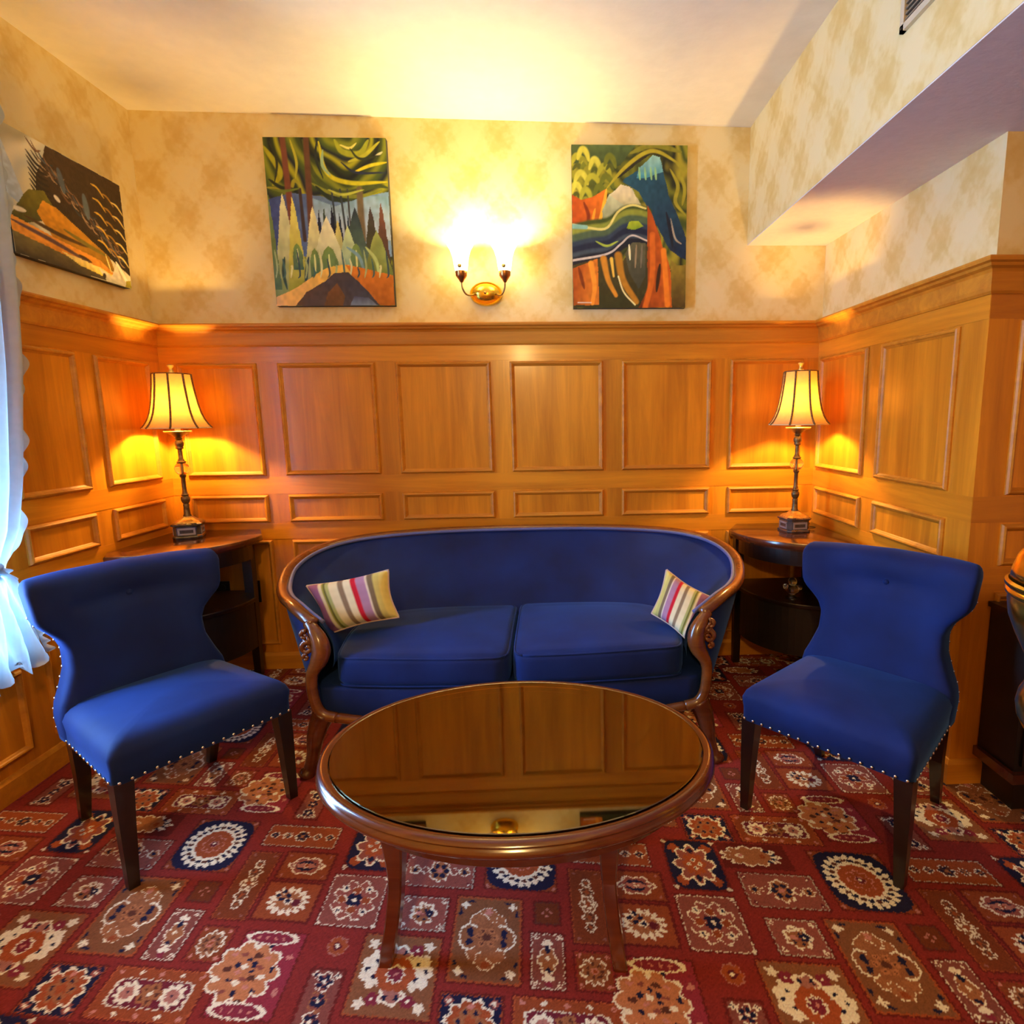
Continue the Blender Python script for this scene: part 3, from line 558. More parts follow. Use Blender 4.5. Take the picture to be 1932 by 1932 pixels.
# right picture: blue-green drooping bough between orange trunks
A = Art(.562, .752)
A.bands(A.y*1.7+.7*A.x+.75*A.n1+.2*A.n2, [(60,74,28), (132,130,34), (44,54,26), (100,104,28), (30,34,24), (150,140,40)])
A.poly([(0,1), (.55,1), (.42,.88), (.3,.86), (.15,.92), (0,.88)], (46,58,34), (70,90,50))
for i_, (x_, y_, r0) in enumerate([(.05,.90,.06), (.14,.86,.07), (.20,.88,.05), (.28,.84,.06), (.33,.9,.05), (.08,.80,.06), (.18,.78,.07), (.3,.78,.06), (.04,.73,.05), (.12,.70,.05), (.24,.72,.05), (.10,.94,.05)]):
    A.stroke([(x_-r0, y_-.03), (x_-r0*.5, y_+.02), (x_, y_+.035), (x_+r0*.6, y_+.01), (x_+r0, y_-.04)], .030, ((150,150,44), (96,104,30), (180,176,64))[i_ % 3]); A.stroke([(x_-r0*.7, y_-.05), (x_, y_-.02), (x_+r0*.7, y_-.06)], .020, ((70,78,26), (120,122,36))[i_ % 2])
A.poly([(0,.70), (.08,.67), (.18,.69), (.30,.74), (.24,.50), (0,.48)], (150,56,14), (206,108,26), (1, .2)); A.stroke([(.30,.74), (.27,.62), (.22,.50)], .02, (232,170,50)); A.stroke([(.1,.66), (.14,.58), (.13,.5)], .02, (120,44,14)); A.stroke([(.2,.62), (.17,.52)], .014, (240,150,40))
A.poly([(.28,.44), (.26,.60), (.32,.70), (.42,.76), (.52,.74), (.58,.66), (.64,.60), (.66,.44)], (70,84,34), (196,200,160), (0, 1)); A.poly([(.33,.70), (.42,.765), (.5,.75), (.57,.68), (.60,.64), (.45,.64)], (176,170,120), (216,204,170))
A.poly([(.45,.80), (.6,.86), (.70,.94), (.76,.93), (.80,.82), (.84,.70), (.92,.58), (1,.44), (1,.30), (.86,.36), (.78,.46), (.66,.62), (.58,.72), (.44,.78)], (18,32,60), (30,76,96), (-.3, 1))
A.poly([(.58,.86), (.70,.94), (.76,.93), (.79,.84), (.70,.82), (.64,.80), (.56,.80)], (60,130,150), (140,190,180)); 
for x_ in (.58, .63, .68, .72): A.stroke([(x_, .87), (x_+.01, .79)], .012, (130,176,120))
A.poly([(.40,.80), (.55,.88), (.70,.955), (.60,.965), (.5,.9), (.36,.80)], (30,30,26), (46,44,30)); A.stroke([(.30,.74), (.45,.86), (.62,.95), (.75,.96), (.95,.88)], .02, (160,150,40)); A.stroke([(.5,.95), (.7,1), (.95,.96)], .03, (120,120,36))
for q in [((.85,.86),(.92,.76),(.9,.66),(.99,.58)), ((.93,.84),(.98,.74),(.96,.64)), ((.9,.90),(1,.84))]: A.stroke(q, .02, (150,142,40))
for y_, c_ in ((.55, (60,74,30)), (.52, (130,138,50)), (.485, (70,90,64)), (.44, (40,56,76)), (.41, (22,32,56)), (.37, (58,72,84)), (.345, (20,26,40))): A.stroke([(-.02, y_-.06), (.15, y_-.03), (.32, y_-.01), (.46, y_+.06), (.58, y_+.065), (.66, y_+.05)], .05, c_, .045)
A.stroke([(0,.52), (.15,.50), (.3,.50), (.4,.60), (.52,.64), (.64,.62)], .014, (206,196,110), .01); A.stroke([(0,.30), (.3,.34), (.42,.40), (.52,.455), (.66,.42)], .012, (190,180,170), .008); A.stroke([(0,.51), (.12,.505)], .025, (120,170,160), .02); A.poly([(.47,.50), (.5,.54), (.58,.545), (.62,.51), (.55,.49)], (110,140,30), (160,176,40)); A.stroke([(.2,.42),(.3,.39),(.4,.42)], .012, (150,170,60))
A.poly([(0,.0), (0,.27), (.2,.31), (.45,.30), (.52,.40), (.66,.40), (.66,0)], (40,44,22), (70,60,30)); A.poly([(0,.02), (.0,.25), (.22,.31), (.23,.02)], (150,66,16), (200,112,30), (1, 0)); A.stroke([(.16,.28), (.19,.14), (.17,.03)], .03, (226,140,40), .02); A.stroke([(.05,.26), (.10,.12)], .02, (110,44,12))
A.stroke([(.27,.31), (.31,.18), (.38,.08)], .035, (196,130,36), .02); A.stroke([(.34,.31), (.36,.2)], .018, (230,180,70), .01); A.stroke([(.40,.33), (.44,.18), (.56,.04)], .04, (170,116,30), .03); A.stroke([(.40,.20), (.45,.1), (.55,.02)], .008, (230,216,150), .008)
A.poly([(.46,.34), (.52,.41), (.64,.41), (.64,.2), (.58,.12), (.5,.22)], (52,56,48), (84,84,60)); A.stroke([(.495,.40), (.505,.30)], .012, (236,220,170)); A.stroke([(.56,.4), (.55,.25)], .010, (140,120,90)); A.stroke([(.61,.4), (.60,.25)], .010, (110,100,84))
A.poly([(.655,.64), (.70,.58), (.74,.50), (.78,.42), (.80,.36), (.84,.30), (.88,.18), (.9,0), (.58,0), (.66,.12)], (96,36,12), (200,92,22), (1, .1)); A.stroke([(.70,.46), (.70,.2), (.64,.0)], .03, (196,96,24), .03); A.stroke([(.80,.36), (.82,.2), (.84,.02)], .03, (224,124,30), .03); A.stroke([(.77,.28), (.74,.1)], .022, (50,26,14))
A.poly([(.86,.31), (.92,.27), (1,.27), (1,0), (.88,0)], (70,52,22), (140,120,40)); A.stroke([(.82,.60), (.86,.48), (.88,.38)], .02, (20,24,40)); A.stroke([(.86,.56), (.90,.44), (.96,.40)], .010, (150,140,120)); A.stroke([(.04,.035), (.16,.035)], .005, (210,190,170), .004)
A.hang('forest_painting', (.132, D, 1.846), (1, 0, 0), (0, -1, 0), 'portrait canvas of orange trunks and drooping blue bough, right of the brass sconce')
# left-wall picture: dark fir thicket over a golden bank (runs along the left wall)
A = Art(.600, .442)
A.bands(A.x*2.3-A.y*1.4+.6*A.n1, [(196,190,160), (160,156,130), (210,204,176), (176,180,170)])
A.poly([(0,.45), (0,.9), (.12,.5), (.2,.35)], (150,170,190), (190,200,200))
A.poly([(.20,.50), (.24,.72), (.30,.86), (.34,1.0), (1,1), (1,.12), (.75,.26), (.5,.36), (.34,.46)], (20,18,20), (60,44,34), (-.2, 1))
for i in range(26):
    x_ = .25+.028*i; y_ = .95-.024*i-.06*(i % 3); A.stroke([(x_-.06, y_+.03), (x_, y_-.04), (x_+.05, y_-.02)], .009, ((96,70,52), (50,42,40), (120,100,80), (40,50,60))[i % 4])
for i in range(9): A.stroke([(.18-.0*i, .88-.045*i), (.25, .80-.045*i), (.33, .79-.045*i)], .012, (34,28,28))
for i in range(44):
    x_ = .26+.0158*i; y_ = .93-.0150*i-.11*((i*7) % 5)/5; A.stroke([(x_-.030, y_+.045), (x_-.006, y_-.005), (x_+.030, y_-.025)], .0065, ((120,92,70), (74,60,56), (150,128,104), (64,78,92), (34,28,30))[i % 5])
A.stroke([(.42,.86), (.45,.66)], .03, (70,86,104)); A.stroke([(.62,.74), (.64,.52)], .032, (84,100,116))
for i in range(16):
    x_ = .70+.09*(i % 3); y_ = .84-.042*i; A.stroke([(x_, y_+.03), (x_+.06, y_+.02), (x_+.12, y_-.05)], .009, ((196,160,60), (150,112,40), (214,190,110))[i % 3])
A.poly([(0,.28), (.06,.40), (.16,.56), (.28,.60), (.34,.5), (.28,.36), (.12,.28)], (56,58,30), (110,104,34)); A.poly([(.2,.40), (.26,.52), (.36,.50), (.6,.36), (.8,.24), (.85,.10), (.6,.18), (.3,.24)], (120,92,26), (204,140,34), (-.4, 1))
A.poly([(0,.30), (.3,.24), (.7,.18), (.85,.08), (.6,.06), (0,.18)], (196,130,40), (220,150,60)); 
for q, c_ in [(((0,.26),(.3,.20),(.6,.12)), (90,66,70)), (((.1,.33),(.35,.28),(.6,.26)), (70,50,30)), (((.4,.34),(.6,.28),(.78,.24)), (110,100,40)), (((.02,.36),(.12,.37)), (214,210,190))]: A.stroke(q, .018, c_)
A.poly([(0,.18), (.3,.13), (.55,.09), (1,.0), (0,0)], (46,42,40), (110,100,60)); A.poly([(.35,.14), (.52,.13), (.7,.11), (.82,.07), (.7,.04), (.5,.07)], (200,176,70), (226,206,130)); A.stroke([(.36,.60), (.40,.57)], .018, (216,210,200)); A.stroke([(.5,.16), (.56,.15), (.62,.13)], .012, (60,40,24)); A.stroke([(.76,.26), (.80,.10)], .008, (222,206,130))
A.poly([(.68,.10), (.74,.09), (.80,.06), (.86,.20), (.90,.05), (1,.06), (1,-.02), (.86,-.02), (.74,.0)], (150,150,140), (230,222,200)); A.stroke([(.86,.22), (.92,.12), (.97,.03)], .02, (236,230,206)); A.stroke([(.72,.03), (.73,.06)], .02, (40,34,30)); A.poly([(.93,0), (.95,.06), (1,.08), (1,0)], (110,104,24), (150,140,40))
A.hang('forest_painting', (XL, 2.335, 1.914), (0, 1, 0), (1, 0, 0), 'landscape canvas of dark firs over a golden bank on the left wall by the curtain')
# ================================================================ WALL SCONCE
s = empty('wall_sconce', (-.300, D, 1.92)); tag(s, 'brass double-arm wall sconce with two glowing glass shades between the forest canvases', 'wall lamp')
rings = []
for k, (f, dy) in enumerate([(1, 0), (1, -.010), (.94, -.018), (.90, -.014), (.86, -.016), (.70, -.030), (.45, -.040), (.2, -.044), (.02, -.045)]):
    rings.append([(.080*f*math.cos(t), dy, .058*f*math.sin(t)) for t in np.linspace(0, 2*PI, 41)[:-1]])
MB().loft(rings).build('backplate', M_brass, s, True, 40)
MB().lathe([(.007, 0), (.007, .006), (.003, .010), (.0005, .011)], n=14).build('finial_knob', M_brassd, s, True).matrix_local = Matrix.Translation((0, -.044, -.002)) @ Matrix.Rotation(PI/2, 4, 'X')
for sx in (-1, 1):
    arm = spline([(sx*.055, -.03, -.005), (sx*.072, -.075, -.020), (sx*.088, -.105, -.018), (sx*.100, -.12, .004), (sx*.103, -.12, .034)], 26)
    MB().tube(arm, .0042, 10).build('arm', M_brassd, s, True)
    MB().lathe([(.003, .028), (.008, .032), (.012, .040), (.021, .052), (.027, .060), (.028, .080), (.0265, .081), (.024, .066), (.002, .05)], (sx*.103, -.12, 0), 24).build('shade_cup', M_copper, s, True, 50)
    prof = [(.020, .070), (.028, .082), (.032, .10), (.037, .14), (.046, .175), (.060, .20), (.058, .2005), (.044, .176), (.035, .14), (.030, .10), (.026, .083), (.018, .072)]
    rg = [[(sx*.103 + (r*(1+.06*math.cos(8*t)*(z > .15)))*math.cos(t), -.12 + (r*(1+.06*math.cos(8*t)*(z > .15)))*math.sin(t), z) for t in np.linspace(0, 2*PI, 49)[:-1]] for r, z in prof]
    sh = MB().loft(rg, cap=False).build('glass_shade', M_frost, s, True)
    fl_ = MB()
    for kx in (-1, 0, 1): fl_.lathe([(.0005, 0), (.006, .001), (.0005, .002)], n=8)
    MB().lathe([(.0005, 0), (.0095, .0008), (.0005, .0016)], n=12).build('etched_flower', M_gold, sh, True).matrix_local = Matrix.Translation((sx*.103-.002, -.12-.0345, .098)) @ Matrix.Rotation(PI/2, 4, 'X')
    MB().lathe([(.001, .075), (.010, .085), (.017, .11), (.019, .13), (.014, .15), (.001, .16)], (sx*.103, -.12, 0), 16).build('bulb', M_bulb, s, True)
# ================================================================ TABLE LAMP
def make_lamp():
    t = empty('table_lamp')
    # stepped square base
    sq = lambda h, z, c: [(x, y, z) for x, y in ((h-c, -h), (h, -h+c), (h, h-c), (h-c, h), (-h+c, h), (-h, h-c), (-h, -h+c), (-h+c, -h))]
    rg = [sq(.060, 0, .016), sq(.062, .006, .016), sq(.060, .012, .016), sq(.056, .016, .015), sq(.056, .058, .015), sq(.063, .063, .016), sq(.064, .070, .016), sq(.056, .075, .015)]
    b = MB().loft(rg).build('plinth', M_stone, t)
    gilt = [sq(.056, .075, .015), sq(.050, .082, .016), sq(.034, .090, .012), sq(.024, .098, .009), sq(.020, .104, .008)]
    MB().loft(gilt).build('gilded_foot', M_gold, t)
    for k in range(4):
        a_ = MB().box((-.032, -.0588, .018), (.032, -.056, .026)).box((-.036, -.0588, .018), (-.028, -.056, .050)).box((.028, -.0588, .018), (.036, -.056, .050)).box((-.036, -.0588, .043), (.036, -.056, .052)).build('inlay', plain('silver_inlay', (.36, .34, .36, 1), .35, metal=.4) if k == 0 else bpy.data.materials['silver_inlay'], b)
        a_.matrix_local = Matrix.Rotation(k*PI/2, 4, 'Z')
    st = [(.020, .100), (.014, .115), (.012, .150), (.0135, .160), (.010, .166), (.015, .172), (.019, .184), (.019, .196), (.013, .204), (.017, .210), (.012, .216), (.0095, .230), (.0095, .292), (.013, .298), (.015, .304), (.011, .310)]
    MB().lathe(st, n=20).build('lower_stem', M_bronze, t, True, 45)
    MB().lathe([(.008, .308), (.020, .313), (.0285, .325), (.032, .338), (.0285, .352), (.020, .362), (.008, .366)], n=28).build('glass_ball', M_crystal, t, True)
    MB().lathe([(.004, .31), (.0045, .33), (.0045, .36)], n=8).build('core_rod', M_brassd, t, True)
    up = [(.018, .364), (.020, .370), (.014, .376), (.013, .382), (.010, .386), (.0095, .430), (.017, .436), (.015, .442), (.019, .452), (.019, .464), (.012, .476), (.017, .482), (.013, .488), (.022, .496), (.036, .506), (.054, .512), (.055, .516), (.030, .515), (.006, .514)]
    MB().lathe(up, n=24).build('upper_stem', M_bronze, t, True, 45)
    MB().lathe([(.0545, .5125), (.058, .5155), (.0565, .519), (.050, .517)], n=32, cap=False).build('drip_dish', M_gold, t, True)
    MB().lathe([(.012, .514), (.012, .560), (.014, .562), (.010, .580)], n=14).build('candle_tube', plain('ivory_tube', (.8, .7, .45, 1), .5), t, True)
    MB().lathe([(.001, .575), (.014, .585), (.024, .61), (.026, .63), (.018, .65), (.001, .66)], n=16).build('bulb', M_bulb, t, True)
    # bell shade in eight gores
    N = 48; prof = [(.140, .532), (.127, .548), (.113, .572), (.101, .605), (.092, .645), (.085, .69), (.079, .74), (.075, .788)]
    def rr(r, a_): k = abs(((a_ % (PI/4))/(PI/4))-.5)*2; return r*(.955+.045*k**2)
    rg = [[(rr(r, 2*PI*j/N)*math.cos(2*PI*j/N), rr(r, 2*PI*j/N)*math.sin(2*PI*j/N), z) for j in range(N)] for r, z in prof]
    shd = MB().loft(rg, cap=False).build('lamp_shade', M_shade, t, True)
    for k in range(8):
        a_ = k*PI/4; pts = spline([((r+.0015)*math.cos(a_), (r+.0015)*math.sin(a_), z) for r, z in prof], 20); MB().tube(pts, .0044, 6).build('braid_trim', M_trim, shd, True)
    for r, z in ((.1385, .533), (.0745, .787)): MB().tube([((rr(r, 2*PI*j/64)+.001)*math.cos(2*PI*j/64), (rr(r, 2*PI*j/64)+.001)*math.sin(2*PI*j/64), z) for j in range(65)], .0026, 6).build('rim_trim', plain('pale_rim', (.75, .62, .36, 1), .7) if z < .6 else M_trim, shd, True)
    for k in range(3): MB().tube([(0, 0, .782), (.074*math.cos(k*2.094), .074*math.sin(k*2.094), .785)], .0015, 6).build('spider_wire', M_brassd, t)
    MB().lathe([(.005, .775), (.005, .790), (.012, .793), (.013, .799), (.008, .806), (.009, .815), (.013, .822), (.014, .828), (.004, .832), (.001, .833)], n=14).build('finial', M_gold, t, True, 50)
    return t
def lamp_light(name, loc, power, col, r=.03):
    l = bpy.data.lights.new(name, 'POINT'); l.energy = power; l.color = col; l.shadow_soft_size = r
    o = bpy.data.objects.new(name, l); COL.objects.link(o); o.location = loc; return o
LAMPS = [((-1.735, 2.885, .765), .35, 'candlestick table lamp with bell shade on the left corner table'), ((1.190, 2.815, .745), .12, 'candlestick table lamp with bell shade on the right corner table')]
lp = make_lamp(); l2 = copy_tree(lp)
for o, (loc, rz, lab) in zip((lp, l2), LAMPS):
    o.location = loc; o.rotation_euler = (0, 0, rz); o.scale = (1, 1, .97); tag(o, lab, 'table lamp', 'matching bell shade lamps')
# lamp cord on the right table
tag(MB().tube(spline([(1.268, 2.845, .752), (1.29, 2.83, .754), (1.315, 2.86, .753), (1.28, 2.92, .752), (1.33, 3.0, .751), (1.372, 3.02, .74)], 30), .0022, 6).build('lamp_cord', M_black, None, True), 'thin dark lamp cord looping behind the lamp on the right corner table', 'cord')
# ================================================================ CORNER TABLES
def corner_table(name, sgn, c, h, lab):
    t = empty(name, (c[0], c[1], 0)); tag(t, lab, 'side table', 'dark quarter-round corner tables')
    pts = [(-.35, .165), (-.435, .0)] + [(.435*math.cos(math.radians(a_)), .435*math.sin(math.radians(a_))) for a_ in np.arange(186, 268, 5)] + [(.0, -.435), (.055, -.34), (.065, .165)]
    def P(k): return [(sgn*x*k, y*k) for x, y in pts] if sgn > 0 else [(sgn*x*k, y*k) for x, y in reversed(pts)]
    MB().prism(P(1), h-.030, h, .007).build('tabletop', M_mahog, t, True, 35)
    MB().prism(P(.93), h-.042, h-.0305).build('edge_moulding', M_mahog, t)
    MB().prism(P(.88), h-.115, h-.0425).build('apron', M_dark, t)
    MB().prism(P(.86), .430, .452, .005).build('shelf', M_dark, t); MB().prism(P(.84), .200, .430).build('lower_drawer_case', M_black, t)
    for x, y in ((-.345 if sgn > 0 else -.300, .115), (-.02, -.36), (.03, .12)):
        x *= sgn; MB().loft([[(x+dx*w_, y+dy*w_, z) for dx, dy in ((-1,-1),(1,-1),(1,1),(-1,1))] for w_, z in ((.017, .001), (.022, .42), (.023, h-.05))]).build('leg', M_dark, t)
    return t
tl = corner_table('corner_table', -1, (-1.835, 2.895), .765, 'dark mahogany quarter-round table in the left corner behind the armchair')
tr = corner_table('corner_table', 1, (1.322, 2.880), .745, 'dark mahogany quarter-round table in the right corner behind the armchair')
# crystal ornament on the right table shelf
g = empty('glass_ornament', (1.13, 2.66, .452)); tag(g, 'small clear glass ornament on the shelf of the right corner table', 'ornament')
MB().lathe([(.03, 0), (.032, .004), (.012, .010), (.010, .02), (.026, .03), (.034, .045), (.026, .06), (.008, .066)], n=20).build('stand', M_crystal, g, True)
for dx, dz, r in ((0, .080, .020), (-.032, .058, .013), (.036, .05, .012)): MB().lathe([(max(.0005, r*math.sin(a_)), dz-r*math.cos(a_)) for a_ in np.linspace(0, PI, 10)], (dx, 0, 0), 16).build('glass_bead', M_crystal, g, True)
# outlets
for x, lab in ((-1.560, 'dark wall outlet plate nearer the sofa, low on the back wainscot'), (-1.715, 'dark wall outlet plate nearer the left corner, behind the armchair')):
    o = empty('wall_outlet', (x, D-TB-.0025, .43)); tag(o, lab, 'outlet', 'dark outlet plates'); box('cover_plate', (-.034, -.007, -.058), (.034, 0, .058), M_black, o)
    for dz in (-.026, .026): MB().lathe([(.0165, 0), (.0165, .0025), (.014, .003)], n=18).build('socket', plain('socket_face', (.03, .025, .022, 1), .35) if 'socket_face' not in bpy.data.materials else bpy.data.materials['socket_face'], o).matrix_local = Matrix.Translation((0, -.007, dz)) @ Matrix.Rotation(PI/2, 4, 'X')
    MB().lathe([(.004, 0), (.003, .002), (.0005, .0025)], n=10).build('screw', M_nail, o).matrix_local = Matrix.Translation((0, -.007, 0)) @ Matrix.Rotation(PI/2, 4, 'X')
# ================================================================ SOFA
SX = -.155
so = empty('sofa', (SX, 2.5, 0)); tag(so, 'curved blue velvet sofa with carved wooden frame against the panelled wall', 'sofa')
def mir(L): return L + [(-x, y, z) for x, y, z in reversed(L[:-1])]
RAILP = mir([(-.712,2.115,.575), (-.762,2.145,.600), (-.822,2.205,.618), (-.895,2.305,.622), (-.955,2.43,.634), (-.985,2.58,.672), (-.960,2.74,.700), (-.875,2.875,.718), (-.70,2.955,.733), (-.40,2.985,.746), (0,2.992,.750)])
BASEP = mir([(-.700,2.115,.235), (-.735,2.150,.235), (-.775,2.22,.235), (-.805,2.33,.235), (-.825,2.45,.235), (-.835,2.58,.235), (-.815,2.70,.235), (-.745,2.80,.235), (-.60,2.86,.235), (-.36,2.89,.235), (0,2.90,.235)])
INP = mir([(-.662,2.12,.40), (-.670,2.17,.40), (-.675,2.24,.40), (-.670,2.33,.40), (-.675,2.42,.40), (-.665,2.50,.40), (-.63,2.57,.40), (-.55,2.62,.40), (-.42,2.65,.40), (-.22,2.67,.40), (0,2.675,.40)])
NS = 121
R_, B_, I_ = spline(RAILP, NS), spline(BASEP, NS), spline(INP, NS); OFF = np.array([0, -2.5, 0])
def surf(A_, B2, n, bulge, inset=0):
    rows = []
    for k in range(n):
        t_ = k/(n-1); p = A_*(1-t_)+B2*t_; d = B2-A_; nrm_ = np.zeros_like(p); cen = np.array([0, 2.35, 0]); nrm_ = cen-p; nrm_[:, 2] = 0; nrm_ /= np.linalg.norm(nrm_, axis=1)[:, None]
        rows.append(p + nrm_*(bulge*math.sin(PI*t_)) + OFF)
    return np.array(rows)
cen_ = np.array([0, 2.35, 0]) - R_; cen_[:, 2] = 0; cen_ /= np.linalg.norm(cen_, axis=1)[:, None]
outer = surf(R_ - np.array([0, 0, .012]) - cen_*.004, B_, 14, -.012)
inner = surf(R_ - np.array([0, 0, .004]) + cen_*.026, I_, 18, .022)
seam = np.exp(-((np.linspace(-1, 1, NS)[None, :])/.006)**2)*.006        # vertical centre seam
inner[:, :, 1] += seam
grid_obj('outer_upholstery', outer, M_velvet, parent=so); grid_obj('inner_upholstery', inner, M_velvet, parent=so)
MB().tube([tuple(p) for p in (R_ + np.array([0, 0, .004]) + cen_*.030 + OFF)], .0075, 8).build('piping', plain('pale_blue_piping', (.10, .12, .34, 1), .6, sheen=.3), so, True)
MB().tube([tuple(p) for p in (R_ + OFF)], [.021+.004*math.sin(i*.0)**2 for i in range(NS)], 12, sx=1.15).build('back_rail', M_frame, so, True)
for s_ in (-1, 1):
    post = spline([(s_*x, y-2.5, z) for x, y, z in [(-.735,2.120,.580), (-.710,2.102,.553), (-.692,2.094,.520), (-.686,2.090,.480), (-.697,2.088,.445), (-.712,2.090,.420), (-.728,2.092,.385), (-.730,2.092,.330), (-.720,2.092,.270), (-.695,2.090,.235), (-.650,2.088,.222)]], 60)
    MB().tube([tuple(p) for p in post], [.020+.013*math.exp(-((i-17)/11)**2) for i in range(60)], 12).build('arm_post', M_frame, so, True)
    mbc = MB()                       # carved acanthus scroll beside the post
    for (cx_, cz_, r0, turns, w_) in ((-.732, .497, .024, 1.3, .011), (-.738, .545, .016, 1.1, .009), (-.738, .462, .013, 1.2, .008)):
        pts = [(s_*(cx_ + r0*(1-k/26)*math.cos(1.2+turns*2*PI*k/24)), 2.082-2.5+.002*math.sin(k), cz_ + r0*(1-k/26)*math.sin(1.2+turns*2*PI*k/24)) for k in range(25)]
        mbc.tube(pts, [w_*(1-.5*k/24) for k in range(25)], 8)
    for k in range(4):
        a_ = .6+k*.55; mbc.tube([(s_*(-.715), 2.085-2.5, .51), (s_*(-.715-.036*math.cos(a_)), 2.080-2.5, .51+.036*math.sin(a_))], [.010, .004], 8)
    mbc.build('carved_scroll', M_frame, so, True)
    lg = spline([(s_*x, y-2.5, z) for x, y, z in [(-.700,2.110,.235), (-.722,2.106,.190), (-.735,2.092,.140), (-.745,2.088,.080), (-.758,2.082,.030), (-.775,2.075,.0)]], 24)
    MB().tube([tuple(p) for p in lg], [.044-.020*min(1, k/14)+(.006 if k > 20 else 0) for k in range(24)], 12).build('leg', M_mahog, so, True)
    lg = [(s_*-.66, 2.80-2.5, .24), (s_*-.67, 2.82-2.5, .12), (s_*-.69, 2.86-2.5, .0)]; MB().tube(lg, [.028, .022, .016], 10).build('leg', M_mahog, so, True)
ap = spline([(-.655,2.090-2.5,.222), (-.45,2.068-2.5,.205), (-.2,2.052-2.5,.212), (0,2.048-2.5,.200), (.2,2.052-2.5,.212), (.45,2.068-2.5,.205), (.655,2.090-2.5,.222)], 60)
MB().tube([tuple(p) for p in ap], .019, 10).build('front_rail', M_frame, so, True)
bp_ = [(x, y-2.5) for x, y, z in spline(BASEP, 61)]; fr_ = [(-.695, 2.10-2.5)] + [(x, 2.055-2.5+.045*(x/.66)**2) for x in np.linspace(-.66, .66, 15)] + [(.695, 2.10-2.5)]
poly_ = bp_[::-1]; poly_ = [(x, y) for x, y in poly_ if True]
MB().prism(fr_ + poly_[1:-1], .215, .335, .012).build('seat_base', M_velvet, so, True, 50)
def cushion(poly, z0, z1, crown, name, parent, r=.030):
    """upholstered cushion: outline with rounded edge and crowned top"""
    P = np.array(poly); n = len(P); c = P.mean(0); rings = []
    hx_, hy_ = abs(P[:, 0]-c[0]).max()+.01, abs(P[:, 1]-c[1]).max()+.01
    cr_ = lambda x, y: crown*1.2*(1-min(1, abs((x-c[0])/hx_))**2.5)*(1-min(1, abs((y-c[1])/hy_))**2.5)
    def off(d):
        out = []
        for i in range(n):
            a_, b2, c2 = P[i-1], P[i], P[(i+1) % n]; e1 = (b2-a_)/np.linalg.norm(b2-a_); e2 = (c2-b2)/np.linalg.norm(c2-b2); n1 = np.array([-e1[1], e1[0]]); n2 = np.array([-e2[1], e2[0]]); out.append(b2+(n1+n2)/max(.5, 1+n1@n2)*d)
        return np.array(out)
    for k in range(5): a_ = PI/2*k/4; rings.append([(x, y, z0+r-r*math.cos(a_) if False else z0+r*(1-math.cos(a_))) for x, y in off(r*(1-math.sin(a_)))])
    for k in range(5): a_ = PI/2*k/4; rings.append([(x, y, z1-r*(1-math.sin(a_))+cr_(x, y)) for x, y in off(r*(1-math.cos(a_)))])
    inn = off(r); hx_, hy_ = abs(inn[:, 0]-c[0]).max(), abs(inn[:, 1]-c[1]).max()
    for k in range(1, 9): s2 = 1-k/8.4; rings.append([(c[0]+(x-c[0])*s2, c[1]+(y-c[1])*s2, z1+cr_((x-c[0])*s2+c[0], (y-c[1])*s2+c[1])) for x, y in inn])
    o = MB().loft(rings).build(name, M_velvet, parent, True)
    for zz, rr_ in ((z1-.006, .0045), (z0+.006, .004)):
        q = off(.006 if zz > (z0+z1)/2 else .006); q = [(x, y, zz+(cr_(x, y) if zz > (z0+z1)/2 else 0)) for x, y in q]; MB().tube(q+[q[0]], rr_, 6).build('piping', M_velvet, o, True)
    return o
def outline(pts, n=40):
    P = spline(pts+[pts[0]], n); return [tuple(p) for p in P[:-1]]
def densify(pts, step=.035):
    out = []
    for i in range(len(pts)):
        a_, b2 = np.array(pts[i]), np.array(pts[(i+1) % len(pts)]); m_ = max(1, int(np.linalg.norm(b2-a_)/step))
        for k in range(m_): out.append(tuple(a_+(b2-a_)*k/m_))
    return out
for s_ in (-1, 1):
    q = [(-.004, 2.052), (-.004, 2.68), (-.25, 2.672), (-.44, 2.65), (-.58, 2.61), (-.655, 2.54), (-.685, 2.44), (-.675, 2.30), (-.655, 2.18), (-.648, 2.10), (-.63, 2.088), (-.42, 2.064), (-.2, 2.052)]
    q = [(x*-s_, y-2.5) for x, y in q]; q = q if s_ > 0 else q
    q = np.array(densify(q, .03))
    for _ in range(3): q = (q+np.roll(q, 1, 0)*.5+np.roll(q, -1, 0)*.5)/2
    q = [tuple(p) for p in q]
    ar = sum(q[i][0]*q[(i+1) % len(q)][1]-q[(i+1) % len(q)][0]*q[i][1] for i in range(len(q)))
    if ar < 0: q = q[::-1]
    cushion(q, .337, .452 + (.006 if s_ > 0 else 0), .022, 'seat_cushion', so)
